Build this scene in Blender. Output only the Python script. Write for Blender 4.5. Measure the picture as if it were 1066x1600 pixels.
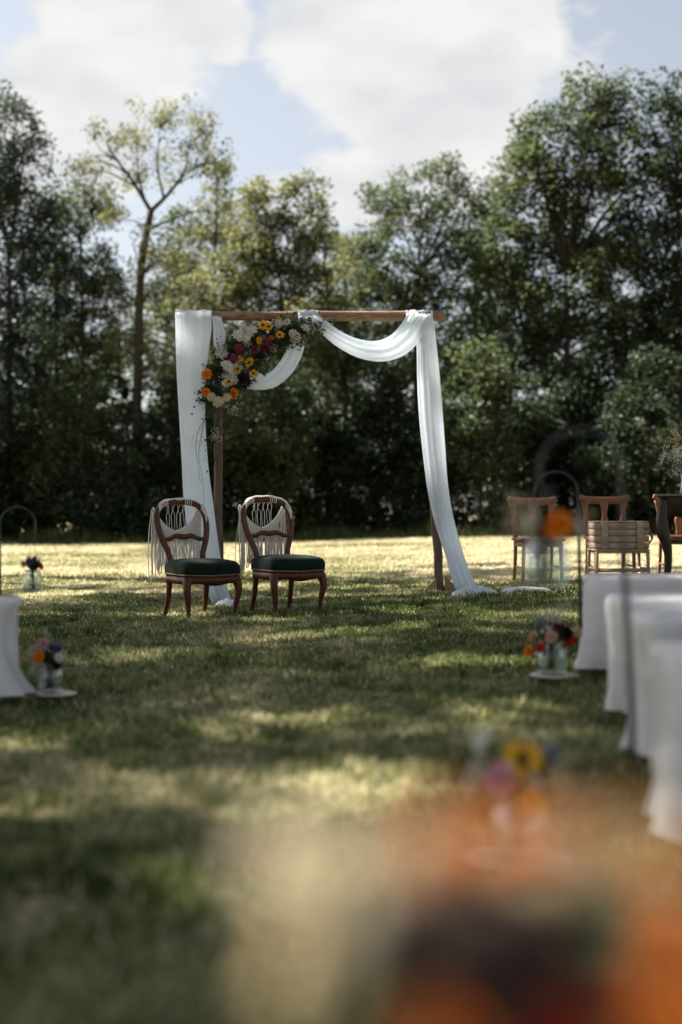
import bpy, math, random
import numpy as np
from mathutils import Vector, Matrix

R = math.radians
scene = bpy.context.scene
col = scene.collection
for o in list(bpy.data.objects):
    bpy.data.objects.remove(o)

# ------------------------------------------------------------------ camera
CAM_H = 0.80
FPX = 50.0 / 36.0 * 1600.0          # focal length in photo pixels (photo 1066 x 1600)
CX, HY = 533.0, 795.0               # principal column, horizon row
cd = bpy.data.cameras.new('camera')
cam = bpy.data.objects.new('camera', cd); col.objects.link(cam)
cam.location = (0, 0, CAM_H); cam.rotation_euler = (R(90), 0, 0)
cd.lens = 50; cd.sensor_width = 36; cd.sensor_fit = 'AUTO'
cd.shift_y = -5.0 / 1600.0
cd.clip_start = 0.02; cd.clip_end = 3000
cd.dof.use_dof = True; cd.dof.focus_distance = 11.0; cd.dof.aperture_fstop = 1.2
scene.camera = cam

# ------------------------------------------------------------------ sun direction, world, exposure
SUN_EL = 47.0
sun_h = Vector((-0.87, 0.49, 0)).normalized()          # where the sun stands (left, a little beyond the trees)
sun_vec = Vector((sun_h.x * math.cos(R(SUN_EL)), sun_h.y * math.cos(R(SUN_EL)), math.sin(R(SUN_EL))))
sd = bpy.data.lights.new('sun', 'SUN'); sd.energy = 5.0; sd.angle = R(0.55); sd.color = (1.0, 0.93, 0.82)
sun = bpy.data.objects.new('sun', sd); col.objects.link(sun)
sun.rotation_euler = sun_vec.to_track_quat('Z', 'Y').to_euler()
sun.location = (-20, 10, 30)

world = bpy.data.worlds.new('World'); scene.world = world; world.use_nodes = True
wn = world.node_tree; wn.nodes.clear()
def N(nt, typ, **kw):
    n = nt.nodes.new(typ)
    for k, v in kw.items():
        setattr(n, k, v)
    return n
def setup_world():
    L = wn.links.new
    out = N(wn, 'ShaderNodeOutputWorld')
    bg_sky = N(wn, 'ShaderNodeBackground'); bg_sky.inputs['Strength'].default_value = 0.05
    sky = N(wn, 'ShaderNodeTexSky', sky_type='NISHITA', sun_disc=False)
    sky.sun_elevation = R(SUN_EL); sky.sun_rotation = math.atan2(sun_h.x, sun_h.y)
    sky.air_density = 1.0; sky.dust_density = 2.0; sky.ozone_density = 1.0; sky.altitude = 200
    hs = N(wn, 'ShaderNodeHueSaturation'); hs.inputs['Saturation'].default_value = 0.45; hs.inputs['Value'].default_value = 0.70
    L(sky.outputs[0], hs.inputs['Color']); L(hs.outputs[0], bg_sky.inputs['Color'])
    tc = N(wn, 'ShaderNodeTexCoord')
    # cloud field: fractal noise on the view direction, helped by a few cloud banks
    nz = N(wn, 'ShaderNodeTexNoise'); nz.inputs['Scale'].default_value = 7.0
    nz.inputs['Detail'].default_value = 10; nz.inputs['Roughness'].default_value = 0.62
    mp = N(wn, 'ShaderNodeMapping'); mp.inputs['Scale'].default_value = (1, 1, 1.8); mp.inputs['Location'].default_value = (3.1, 0.4, 1.7)
    L(tc.outputs['Generated'], mp.inputs['Vector']); L(mp.outputs[0], nz.inputs['Vector'])
    banks = [(640, 70, 210, 130), (790, 60, 90, 75), (660, 190, 150, 80), (180, 40, 170, 110), (140, 150, 120, 75),
             (345, 40, 50, 55), (600, 280, 150, 60), (60, 230, 120, 70), (480, 320, 120, 36)]
    prev = None
    for (px, py, rx, ry) in banks:
        d = Vector(((px - CX) / FPX, 1.0, (HY - py) / FPX)).normalized()
        sub = N(wn, 'ShaderNodeVectorMath', operation='SUBTRACT'); sub.inputs[1].default_value = d
        L(tc.outputs['Generated'], sub.inputs[0])
        mul = N(wn, 'ShaderNodeVectorMath', operation='MULTIPLY')
        mul.inputs[1].default_value = (FPX / rx, 6.0, FPX / ry); L(sub.outputs[0], mul.inputs[0])
        ln = N(wn, 'ShaderNodeVectorMath', operation='LENGTH'); L(mul.outputs[0], ln.inputs[0])
        inv = N(wn, 'ShaderNodeMath', operation='SUBTRACT'); inv.inputs[0].default_value = 1.0
        L(ln.outputs['Value'], inv.inputs[1])
        if prev is None: prev = inv
        else:
            mx = N(wn, 'ShaderNodeMath', operation='MAXIMUM'); L(prev.outputs[0], mx.inputs[0]); L(inv.outputs[0], mx.inputs[1]); prev = mx
    cl = N(wn, 'ShaderNodeMath', operation='MAXIMUM'); cl.inputs[1].default_value = -0.55; L(prev.outputs[0], cl.inputs[0])
    nm = N(wn, 'ShaderNodeMath', operation='MULTIPLY_ADD'); nm.inputs[1].default_value = 3.2; nm.inputs[2].default_value = -1.46
    L(nz.outputs['Fac'], nm.inputs[0])
    ad = N(wn, 'ShaderNodeMath', operation='ADD'); L(cl.outputs[0], ad.inputs[0]); L(nm.outputs[0], ad.inputs[1])
    mr = N(wn, 'ShaderNodeMapRange', interpolation_type='SMOOTHSTEP')
    mr.inputs['From Min'].default_value = -0.18; mr.inputs['From Max'].default_value = 0.26
    mr.inputs['To Max'].default_value = 0.93
    L(ad.outputs[0], mr.inputs['Value'])
    n2 = N(wn, 'ShaderNodeTexNoise'); n2.inputs['Scale'].default_value = 13.0; n2.inputs['Detail'].default_value = 6
    L(mp.outputs[0], n2.inputs['Vector'])
    cr = N(wn, 'ShaderNodeValToRGB')
    cr.color_ramp.elements[0].position = 0.32; cr.color_ramp.elements[0].color = (0.375, 0.382, 0.39, 1)
    cr.color_ramp.elements[1].position = 0.62; cr.color_ramp.elements[1].color = (0.47, 0.465, 0.455, 1)
    L(n2.outputs['Fac'], cr.inputs['Fac'])
    bg_cl = N(wn, 'ShaderNodeBackground'); bg_cl.inputs['Strength'].default_value = CLOUD
    L(cr.outputs[0], bg_cl.inputs['Color'])
    mix = N(wn, 'ShaderNodeMixShader'); L(mr.outputs[0], mix.inputs['Fac']); L(bg_sky.outputs[0], mix.inputs[1]); L(bg_cl.outputs[0], mix.inputs[2])
    L(mix.outputs[0], out.inputs['Surface'])
CLOUD = 0.46
setup_world()

vs = scene.view_settings
vs.view_transform = 'Standard'; vs.look = 'None'; vs.gamma = 1.0; vs.use_curve_mapping = False
vs.exposure = 2.12
scene.render.engine = 'CYCLES'
scene.cycles.use_denoising = True
scene.cycles.max_bounces = 8; scene.cycles.diffuse_bounces = 3; scene.cycles.transparent_max_bounces = 12
scene.cycles.transmission_bounces = 6; scene.cycles.caustics_reflective = False; scene.cycles.caustics_refractive = False
scene.cycles.sample_clamp_indirect = 4.0

# ------------------------------------------------------------------ helpers
def gz(x):
    return 0.10 * np.tanh(0.35 * np.asarray(x, float))
def gzf(x): return float(gz(x))
def P(px, py, Y):
    return Vector(((px - CX) / FPX * Y, Y, CAM_H - (py - HY) / FPX * Y))
def ground_at(px, py):
    """point where the ray through a pixel meets the gently sloping lawn"""
    Y = 10.0
    for _ in range(30):
        X = (px - CX) / FPX * Y
        Y = (CAM_H - gzf(X)) * FPX / (py - HY)
    X = (px - CX) / FPX * Y
    return Vector((X, Y, gzf(X)))

def mesh_np(name, V, F, smooth=True, attrs=None):
    V = np.asarray(V, np.float32).reshape(-1, 3)
    me = bpy.data.meshes.new(name)
    if isinstance(F, np.ndarray):
        k = F.shape[1]; nf = len(F)
        me.vertices.add(len(V)); me.vertices.foreach_set('co', V.ravel())
        me.loops.add(nf * k); me.loops.foreach_set('vertex_index', F.astype(np.int32).ravel())
        me.polygons.add(nf); me.polygons.foreach_set('loop_start', np.arange(0, nf * k, k, dtype=np.int32))
        me.update(calc_edges=True)
    else:
        me.from_pydata(V.tolist(), [], F); me.update()
    me.polygons.foreach_set('use_smooth', np.full(len(me.polygons), smooth, dtype=bool))
    if attrs:
        for k, a in attrs.items():
            at = me.attributes.new(k, 'FLOAT', 'POINT'); at.data.foreach_set('value', np.asarray(a, np.float32))
    return me

class MB:
    def __init__(s): s.v = []; s.f = []; s.n = 0
    def add(s, V, F):
        V = np.asarray(V, float).reshape(-1, 3)
        s.v.append(V); s.f += [tuple(int(i) + s.n for i in f) for f in F]; s.n += len(V)
    def mesh(s, name, smooth=True):
        return mesh_np(name, np.vstack(s.v), s.f, smooth)
    def obj(s, name, mat, parent=None, smooth=True):
        return obj(name, s.mesh(name, smooth), mat, parent)
def obj(name, me, mat, parent=None):
    o = bpy.data.objects.new(name, me); col.objects.link(o)
    if mat and not me.materials: me.materials.append(mat)
    if parent: o.parent = parent
    return o
def tag(o, label=None, cat=None, group=None, kind=None):
    if label: o['label'] = label
    if cat: o['category'] = cat
    if group: o['group'] = group
    if kind: o['kind'] = kind
    return o
def empty(name, loc=(0, 0, 0), rz=0, label=None, cat=None, group=None):
    o = bpy.data.objects.new(name, None); col.objects.link(o)
    o.empty_display_size = 0.1; o.location = loc; o.rotation_euler = (0, 0, rz)
    return tag(o, label, cat, group)

def smoothpath(pts, n):
    """Catmull-Rom through pts (any dimension)"""
    p = np.asarray(pts, float); m = len(p)
    q = np.vstack([2 * p[0] - p[1], p, 2 * p[-1] - p[-2]])
    t = np.linspace(0, m - 1, n); i = np.minimum(t.astype(int), m - 2); f = (t - i)[:, None]
    a, b, c, d = q[i], q[i + 1], q[i + 2], q[i + 3]
    return 0.5 * ((2 * b) + (-a + c) * f + (2 * a - 5 * b + 4 * c - d) * f ** 2 + (-a + 3 * b - 3 * c + d) * f ** 3)

def sweep(mb, pts, ra, rb=None, sides=8, up=(0, 1, 0), cap=True, power=2.0):
    """tube through pts; ra across, rb along 'up'; superellipse section"""
    p = np.asarray(pts, float); n = len(p)
    ra = np.broadcast_to(np.asarray(ra, float), (n,)); rb = ra if rb is None else np.broadcast_to(np.asarray(rb, float), (n,))
    t = np.gradient(p, axis=0); t /= np.linalg.norm(t, axis=1)[:, None] + 1e-12
    up = np.asarray(up, float)
    U = up[None] - t * (t @ up)[:, None]
    bad = np.linalg.norm(U, axis=1) < 0.15
    if bad.any():
        alt = np.array([1.0, 0.13, 0.05]); U[bad] = alt - t[bad] * (t[bad] @ alt)[:, None]
    U /= np.linalg.norm(U, axis=1)[:, None]
    S = np.cross(t, U)
    a = np.linspace(0, 2 * math.pi, sides, endpoint=False)
    ca = np.sign(np.cos(a)) * np.abs(np.cos(a)) ** (2 / power); sa = np.sign(np.sin(a)) * np.abs(np.sin(a)) ** (2 / power)
    V = p[:, None] + S[:, None] * (ra[:, None] * ca)[:, :, None] + U[:, None] * (rb[:, None] * sa)[:, :, None]
    F = []
    for i in range(n - 1):
        for j in range(sides):
            k = (j + 1) % sides
            F.append((i * sides + j, i * sides + k, (i + 1) * sides + k, (i + 1) * sides + j))
    if cap:
        F.append(tuple(range(sides))[::-1]); F.append(tuple((n - 1) * sides + j for j in range(sides)))
    mb.add(V.reshape(-1, 3), F)

def box(mb, c, s, bev=0.0, rot=None):
    x, y, z = [k / 2 for k in s]; b = min(bev, x * .9, y * .9, z * .9)
    if b <= 0:
        V = np.array([(sx * x, sy * y, sz * z) for sz in (-1, 1) for sx, sy in ((-1, -1), (1, -1), (1, 1), (-1, 1))])
        F = [(3, 2, 1, 0), (4, 5, 6, 7), (0, 1, 5, 4), (1, 2, 6, 5), (2, 3, 7, 6), (3, 0, 4, 7)]
    else:
        def ring(xx, yy, zz):
            bb = b * .6
            return [(-xx + bb, -yy, zz), (xx - bb, -yy, zz), (xx, -yy + bb, zz), (xx, yy - bb, zz), (xx - bb, yy, zz), (-xx + bb, yy, zz), (-xx, yy - bb, zz), (-xx, -yy + bb, zz)]
        V = np.array(ring(x - b, y - b, -z) + ring(x, y, -z + b) + ring(x, y, z - b) + ring(x - b, y - b, z))
        F = [tuple(range(8))[::-1], tuple(range(24, 32))]
        for r in range(3):
            for j in range(8):
                k = (j + 1) % 8; F.append((r * 8 + j, r * 8 + k, (r + 1) * 8 + k, (r + 1) * 8 + j))
    if rot is not None: V = V @ np.array(rot).T
    mb.add(V + np.asarray(c, float), F)

def lathe(mb, prof, sides=24, c=(0, 0, 0)):
    a = np.linspace(0, 2 * math.pi, sides, endpoint=False)
    V = []; F = []
    for r, z in prof:
        V += [(r * math.cos(t), r * math.sin(t), z) for t in a]
    for i in range(len(prof) - 1):
        for j in range(sides):
            k = (j + 1) % sides; F.append((i * sides + j, i * sides + k, (i + 1) * sides + k, (i + 1) * sides + j))
    mb.add(np.array(V) + np.asarray(c, float), F)

def vnoise(x, y, seed=0):
    """smooth value noise in numpy"""
    x = np.asarray(x, float); y = np.asarray(y, float)
    xi = np.floor(x).astype(np.int64); yi = np.floor(y).astype(np.int64); xf = x - xi; yf = y - yi
    def h(a, b):
        n = (a * 374761393 + b * 668265263 + seed * 982451653) & 0x7fffffff
        n = ((n ^ (n >> 13)) * 1274126177) & 0x7fffffff
        return ((n ^ (n >> 16)) & 0xffff) / 65535.0
    u = xf * xf * (3 - 2 * xf); v = yf * yf * (3 - 2 * yf)
    return (h(xi, yi) * (1 - u) + h(xi + 1, yi) * u) * (1 - v) + (h(xi, yi + 1) * (1 - u) + h(xi + 1, yi + 1) * u) * v

# ------------------------------------------------------------------ materials
def mat_new(name):
    m = bpy.data.materials.new(name); m.use_nodes = True; m.node_tree.nodes.clear()
    nt = m.node_tree; out = N(nt, 'ShaderNodeOutputMaterial')
    return m, nt, out
def ramp(nt, c0, c1, p0=0.3, p1=0.7):
    r = N(nt, 'ShaderNodeValToRGB'); e = r.color_ramp.elements
    e[0].position = p0; e[0].color = (*c0, 1); e[1].position = p1; e[1].color = (*c1, 1)
    return r
def mat_pr(name, c0, c1=None, rough=0.6, scale=8.0, stretch=(1, 1, 1), bump=0.0, sheen=0.0, spec=0.4, metal=0.0, detail=6, coat=0.0, bscale=None):
    m, nt, out = mat_new(name); L = nt.links.new
    b = N(nt, 'ShaderNodeBsdfPrincipled'); b.inputs['Roughness'].default_value = rough
    b.inputs['Specular IOR Level'].default_value = spec; b.inputs['Metallic'].default_value = metal
    b.inputs['Sheen Weight'].default_value = sheen; b.inputs['Coat Weight'].default_value = coat
    tc = N(nt, 'ShaderNodeTexCoord'); mp = N(nt, 'ShaderNodeMapping'); mp.inputs['Scale'].default_value = stretch
    L(tc.outputs['Object'], mp.inputs['Vector'])
    nz = N(nt, 'ShaderNodeTexNoise'); nz.inputs['Scale'].default_value = scale; nz.inputs['Detail'].default_value = detail
    L(mp.outputs[0], nz.inputs['Vector'])
    r = ramp(nt, c0, c1 or tuple(k * 0.75 for k in c0)); L(nz.outputs['Fac'], r.inputs['Fac']); L(r.outputs[0], b.inputs['Base Color'])
    if bump:
        bp = N(nt, 'ShaderNodeBump'); bp.inputs['Strength'].default_value = bump; bp.inputs['Distance'].default_value = 0.01
        src = nz
        if bscale:
            src = N(nt, 'ShaderNodeTexNoise'); src.inputs['Scale'].default_value = bscale; src.inputs['Detail'].default_value = 4
            L(mp.outputs[0], src.inputs['Vector'])
        L(src.outputs['Fac'], bp.inputs['Height']); L(bp.outputs[0], b.inputs['Normal'])
    L(b.outputs[0], out.inputs['Surface'])
    return m
def mat_leafy(name, c0, c1, trans=0.4, tcol=1.25, rough=0.5, gloss=0.06, noise=0.0):
    """thin leaf or petal: diffuse + translucent + a little gloss, colour by the 'tint' attribute"""
    m, nt, out = mat_new(name); L = nt.links.new
    at = N(nt, 'ShaderNodeAttribute', attribute_name='tint')
    r = ramp(nt, c0, c1, 0.0, 1.0); L(at.outputs['Fac'], r.inputs['Fac'])
    src = r.outputs[0]
    d = N(nt, 'ShaderNodeBsdfDiffuse'); t = N(nt, 'ShaderNodeBsdfTranslucent'); g = N(nt, 'ShaderNodeBsdfGlossy'); g.inputs['Roughness'].default_value = rough
    hs = N(nt, 'ShaderNodeHueSaturation'); hs.inputs['Value'].default_value = tcol; L(src, hs.inputs['Color'])
    L(src, d.inputs['Color']); L(hs.outputs[0], t.inputs['Color'])
    m1 = N(nt, 'ShaderNodeMixShader'); m1.inputs[0].default_value = trans; L(d.outputs[0], m1.inputs[1]); L(t.outputs[0], m1.inputs[2])
    m2 = N(nt, 'ShaderNodeMixShader'); m2.inputs[0].default_value = gloss; L(m1.outputs[0], m2.inputs[1]); L(g.outputs[0], m2.inputs[2])
    g.inputs['Color'].default_value = (0.35, 0.35, 0.33, 1)
    L(m2.outputs[0], out.inputs['Surface'])
    return m
def mat_cloth(name, colr, trans=0.3, alpha=0.0, weave=24.0):
    m, nt, out = mat_new(name); L = nt.links.new
    d = N(nt, 'ShaderNodeBsdfDiffuse'); t = N(nt, 'ShaderNodeBsdfTranslucent'); tr = N(nt, 'ShaderNodeBsdfTransparent')
    tc = N(nt, 'ShaderNodeTexCoord'); nz = N(nt, 'ShaderNodeTexNoise'); nz.inputs['Scale'].default_value = 9; nz.inputs['Detail'].default_value = 5
    L(tc.outputs['Object'], nz.inputs['Vector'])
    r = ramp(nt, tuple(k * .93 for k in colr), colr); L(nz.outputs['Fac'], r.inputs['Fac'])
    L(r.outputs[0], d.inputs['Color']); L(r.outputs[0], t.inputs['Color'])
    n2 = N(nt, 'ShaderNodeTexNoise'); n2.inputs['Scale'].default_value = weave; n2.inputs['Detail'].default_value = 5; bp = N(nt, 'ShaderNodeBump'); bp.inputs['Strength'].default_value = .5; bp.inputs['Distance'].default_value = .006
    L(tc.outputs['Object'], n2.inputs['Vector']); L(n2.outputs['Fac'], bp.inputs['Height']); L(bp.outputs[0], d.inputs['Normal'])
    m1 = N(nt, 'ShaderNodeMixShader'); m1.inputs[0].default_value = trans; L(d.outputs[0], m1.inputs[1]); L(t.outputs[0], m1.inputs[2])
    if alpha > 0:
        m2 = N(nt, 'ShaderNodeMixShader'); m2.inputs[0].default_value = alpha; L(m1.outputs[0], m2.inputs[1]); L(tr.outputs[0], m2.inputs[2]); L(m2.outputs[0], out.inputs['Surface'])
    else: L(m1.outputs[0], out.inputs['Surface'])
    return m
def mat_glass(name, tint=(0.93, 0.96, 0.95)):
    m, nt, out = mat_new(name); L = nt.links.new
    tr = N(nt, 'ShaderNodeBsdfTransparent'); tr.inputs['Color'].default_value = (*tint, 1)
    g = N(nt, 'ShaderNodeBsdfGlossy'); g.inputs['Roughness'].default_value = 0.05; g.inputs['Color'].default_value = (.9, .9, .9, 1)
    lw = N(nt, 'ShaderNodeLayerWeight'); lw.inputs['Blend'].default_value = 0.45
    mr = N(nt, 'ShaderNodeMapRange'); mr.inputs['To Min'].default_value = 0.03; mr.inputs['To Max'].default_value = 0.45
    L(lw.outputs['Facing'], mr.inputs['Value'])
    mx = N(nt, 'ShaderNodeMixShader'); L(mr.outputs[0], mx.inputs[0]); L(tr.outputs[0], mx.inputs[1]); L(g.outputs[0], mx.inputs[2])
    L(mx.outputs[0], out.inputs['Surface'])
    return m

M = {}
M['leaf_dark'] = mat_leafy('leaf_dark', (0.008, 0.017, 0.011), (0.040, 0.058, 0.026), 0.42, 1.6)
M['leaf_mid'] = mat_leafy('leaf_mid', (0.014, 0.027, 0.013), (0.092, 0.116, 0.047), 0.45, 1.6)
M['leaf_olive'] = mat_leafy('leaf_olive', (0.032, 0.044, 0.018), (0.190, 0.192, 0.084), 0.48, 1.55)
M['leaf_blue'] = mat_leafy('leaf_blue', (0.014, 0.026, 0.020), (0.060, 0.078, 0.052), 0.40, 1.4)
M['bark'] = mat_pr('bark', (0.050, 0.038, 0.028), (0.022, 0.017, 0.013), 0.9, 6, (4, 4, 1), 0.6)
M['wood_dark'] = mat_pr('mahogany', (0.130, 0.038, 0.013), (0.040, 0.012, 0.006), 0.42, 14, (3, 3, 0.8), 0.08, spec=0.28)
M['wood_brown'] = mat_pr('brown_wood', (0.290, 0.120, 0.050), (0.140, 0.055, 0.024), 0.42, 12, (3, 3, 0.7), 0.08)
M['wood_black'] = mat_pr('dark_table_wood', (0.030, 0.018, 0.013), (0.014, 0.009, 0.007), 0.4, 12, (1, 3, 3), 0.05)
M['log'] = mat_pr('peeled_log', (0.33, 0.20, 0.12), (0.13, 0.072, 0.040), 0.75, 9, (0.6, 5, 5), 0.4)
M['post'] = mat_pr('weathered_post', (0.150, 0.105, 0.072), (0.075, 0.050, 0.034), 0.8, 10, (5, 5, 0.5), 0.4)
M['board'] = mat_pr('raw_board', (0.40, 0.255, 0.155), (0.30, 0.185, 0.11), 0.75, 8, (1, 1, 5), 0.2)
M['crate'] = mat_pr('crate_board', (0.42, 0.31, 0.225), (0.25, 0.175, 0.125), 0.8, 9, (0.8, 4, 7), 0.3)
M['slice'] = mat_pr('wood_slice', (0.66, 0.56, 0.46), (0.52, 0.42, 0.33), 0.8, 6, (1, 1, 1), 0.2)
M['velvet'] = mat_pr('green_velvet', (0.010, 0.020, 0.013), (0.005, 0.011, 0.008), 0.9, 20, (1, 1, 1), 0.1, sheen=0.06, spec=0.08)
M['braid'] = mat_pr('gold_braid', (0.26, 0.150, 0.060), (0.13, 0.072, 0.028), 0.6, 160, (1, 1, 1), 0.5)
M['cord'] = mat_pr('macrame_cord', (0.80, 0.76, 0.70), (0.66, 0.61, 0.55), 0.9, 60, (1, 1, 3), 0.4, spec=0.1)
M['iron'] = mat_pr('black_iron', (0.016, 0.020, 0.024), (0.010, 0.012, 0.015), 0.3, 30, metal=0.0, spec=.4)
M['wire'] = mat_pr('jar_wire', (0.25, 0.24, 0.22), None, 0.4, 30, metal=0.8)
M['drape'] = mat_cloth('white_chiffon', (0.86, 0.92, 0.98), 0.5, 0.07)
M['cover'] = mat_cloth('white_bench_cloth', (0.83, 0.81, 0.80), 0.2, 0.0)
M['rug'] = mat_cloth('white_fleece', (0.78, 0.76, 0.75), 0.15, 0.0, 60)
M['glass'] = mat_glass('jar_glass')
M['water'] = mat_glass('water', (0.86, 0.90, 0.87))
M['stem'] = mat_leafy('stem_green', (0.022, 0.042, 0.014), (0.055, 0.085, 0.03), 0.2)
M['flower_leaf'] = mat_leafy('bouquet_leaf', (0.018, 0.034, 0.014), (0.060, 0.082, 0.034), 0.3)
M['eucalyptus'] = mat_leafy('eucalyptus_leaf', (0.075, 0.095, 0.080), (0.15, 0.165, 0.13), 0.3)
def petal(name, a, b, tr=0.3): M[name] = mat_leafy(name, a, b, tr, 1.1, gloss=0.04)
petal('p_white', (0.52, 0.50, 0.44), (0.74, 0.72, 0.66)); petal('p_cream', (0.50, 0.44, 0.33), (0.68, 0.62, 0.49), 0.45)
petal('p_yellow', (0.62, 0.30, 0.010), (0.78, 0.46, 0.03)); petal('p_orange', (0.66, 0.16, 0.006), (0.80, 0.27, 0.015))
petal('p_magenta', (0.115, 0.016, 0.040), (0.23, 0.035, 0.080)); petal('p_pink', (0.50, 0.22, 0.28), (0.62, 0.34, 0.38))
petal('p_red', (0.46, 0.028, 0.012), (0.60, 0.07, 0.022)); petal('p_purple', (0.060, 0.040, 0.13), (0.14, 0.095, 0.25))
petal('p_dark', (0.014, 0.008, 0.009), (0.034, 0.014, 0.014)); petal('p_blue', (0.12, 0.135, 0.19), (0.22, 0.24, 0.31))
petal('p_peach', (0.60, 0.29, 0.19), (0.70, 0.42, 0.31)); petal('p_straw', (0.44, 0.35, 0.19), (0.62, 0.52, 0.33), 0.5)
petal('p_brown', (0.040, 0.019, 0.008), (0.085, 0.042, 0.015), 0.0)

# ground
def ground_mat():
    m, nt, out = mat_new('lawn_soil'); L = nt.links.new
    b = N(nt, 'ShaderNodeBsdfPrincipled'); b.inputs['Roughness'].default_value = 0.95; b.inputs['Specular IOR Level'].default_value = 0.1
    tc = N(nt, 'ShaderNodeTexCoord')
    n1 = N(nt, 'ShaderNodeTexNoise'); n1.inputs['Scale'].default_value = 0.55; n1.inputs['Detail'].default_value = 9; n1.inputs['Roughness'].default_value = .65
    L(tc.outputs['Object'], n1.inputs['Vector'])
    n2 = N(nt, 'ShaderNodeTexNoise'); n2.inputs['Scale'].default_value = 22; n2.inputs['Detail'].default_value = 7; n2.inputs['Roughness'].default_value = .7
    L(tc.outputs['Object'], n2.inputs['Vector'])
    r1 = ramp(nt, (0.130, 0.122, 0.062), (0.30, 0.26, 0.155), 0.35, 0.68); L(n1.outputs['Fac'], r1.inputs['Fac'])
    r2 = ramp(nt, (0.045, 0.045, 0.022), (0.36, 0.31, 0.19), 0.32, 0.7); L(n2.outputs['Fac'], r2.inputs['Fac'])
    mx = N(nt, 'ShaderNodeMix', data_type='RGBA'); mx.inputs['Factor'].default_value = 0.5
    L(r1.outputs[0], mx.inputs[6]); L(r2.outputs[0], mx.inputs[7]); L(mx.outputs[2], b.inputs['Base Color'])
    bp = N(nt, 'ShaderNodeBump'); bp.inputs['Strength'].default_value = .6; bp.inputs['Distance'].default_value = .03; L(n2.outputs['Fac'], bp.inputs['Height']); L(bp.outputs[0], b.inputs['Normal'])
    L(b.outputs[0], out.inputs['Surface'])
    return m
def grass_mat():
    m, nt, out = mat_new('grass_blades'); L = nt.links.new
    at = N(nt, 'ShaderNodeAttribute', attribute_name='tint')
    cr = N(nt, 'ShaderNodeValToRGB'); e = cr.color_ramp.elements
    e[0].position = 0; e[0].color = (0.045, 0.064, 0.020, 1); e[1].position = 1; e[1].color = (0.66, 0.60, 0.42, 1)
    for p, c in ((0.28, (0.115, 0.150, 0.050)), (0.55, (0.25, 0.255, 0.120)), (0.8, (0.48, 0.435, 0.26))):
        k = e.new(p); k.color = (*c, 1)
    L(at.outputs['Fac'], cr.inputs['Fac'])
    d = N(nt, 'ShaderNodeBsdfDiffuse'); t = N(nt, 'ShaderNodeBsdfTranslucent'); L(cr.outputs[0], d.inputs['Color']); L(cr.outputs[0], t.inputs['Color'])
    mx = N(nt, 'ShaderNodeMixShader'); mx.inputs[0].default_value = .4; L(d.outputs[0], mx.inputs[1]); L(t.outputs[0], mx.inputs[2]); L(mx.outputs[0], out.inputs['Surface'])
    return m

# ------------------------------------------------------------------ ground and grass
def build_ground():
    xs = np.concatenate([[-900, -300, -120, -60, -40], np.linspace(-30, 30, 61), [40, 60, 120, 300, 900]])
    ys = np.concatenate([[-900, -200, -60, -20], np.linspace(-10, 60, 36), [90, 180, 400, 1500]])
    X, Y = np.meshgrid(xs, ys); V = np.stack([X, Y, gz(X)], -1).reshape(-1, 3)
    nx = len(xs); i, j = np.meshgrid(np.arange(nx - 1), np.arange(len(ys) - 1)); a = (j * nx + i).ravel()
    F = np.stack([a, a + 1, a + nx + 1, a + nx], 1)
    tag(obj('ground', mesh_np('ground', V, F), ground_mat()), 'gently sloping mown lawn running back to the forest edge', 'ground', kind='structure')
build_ground()

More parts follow.
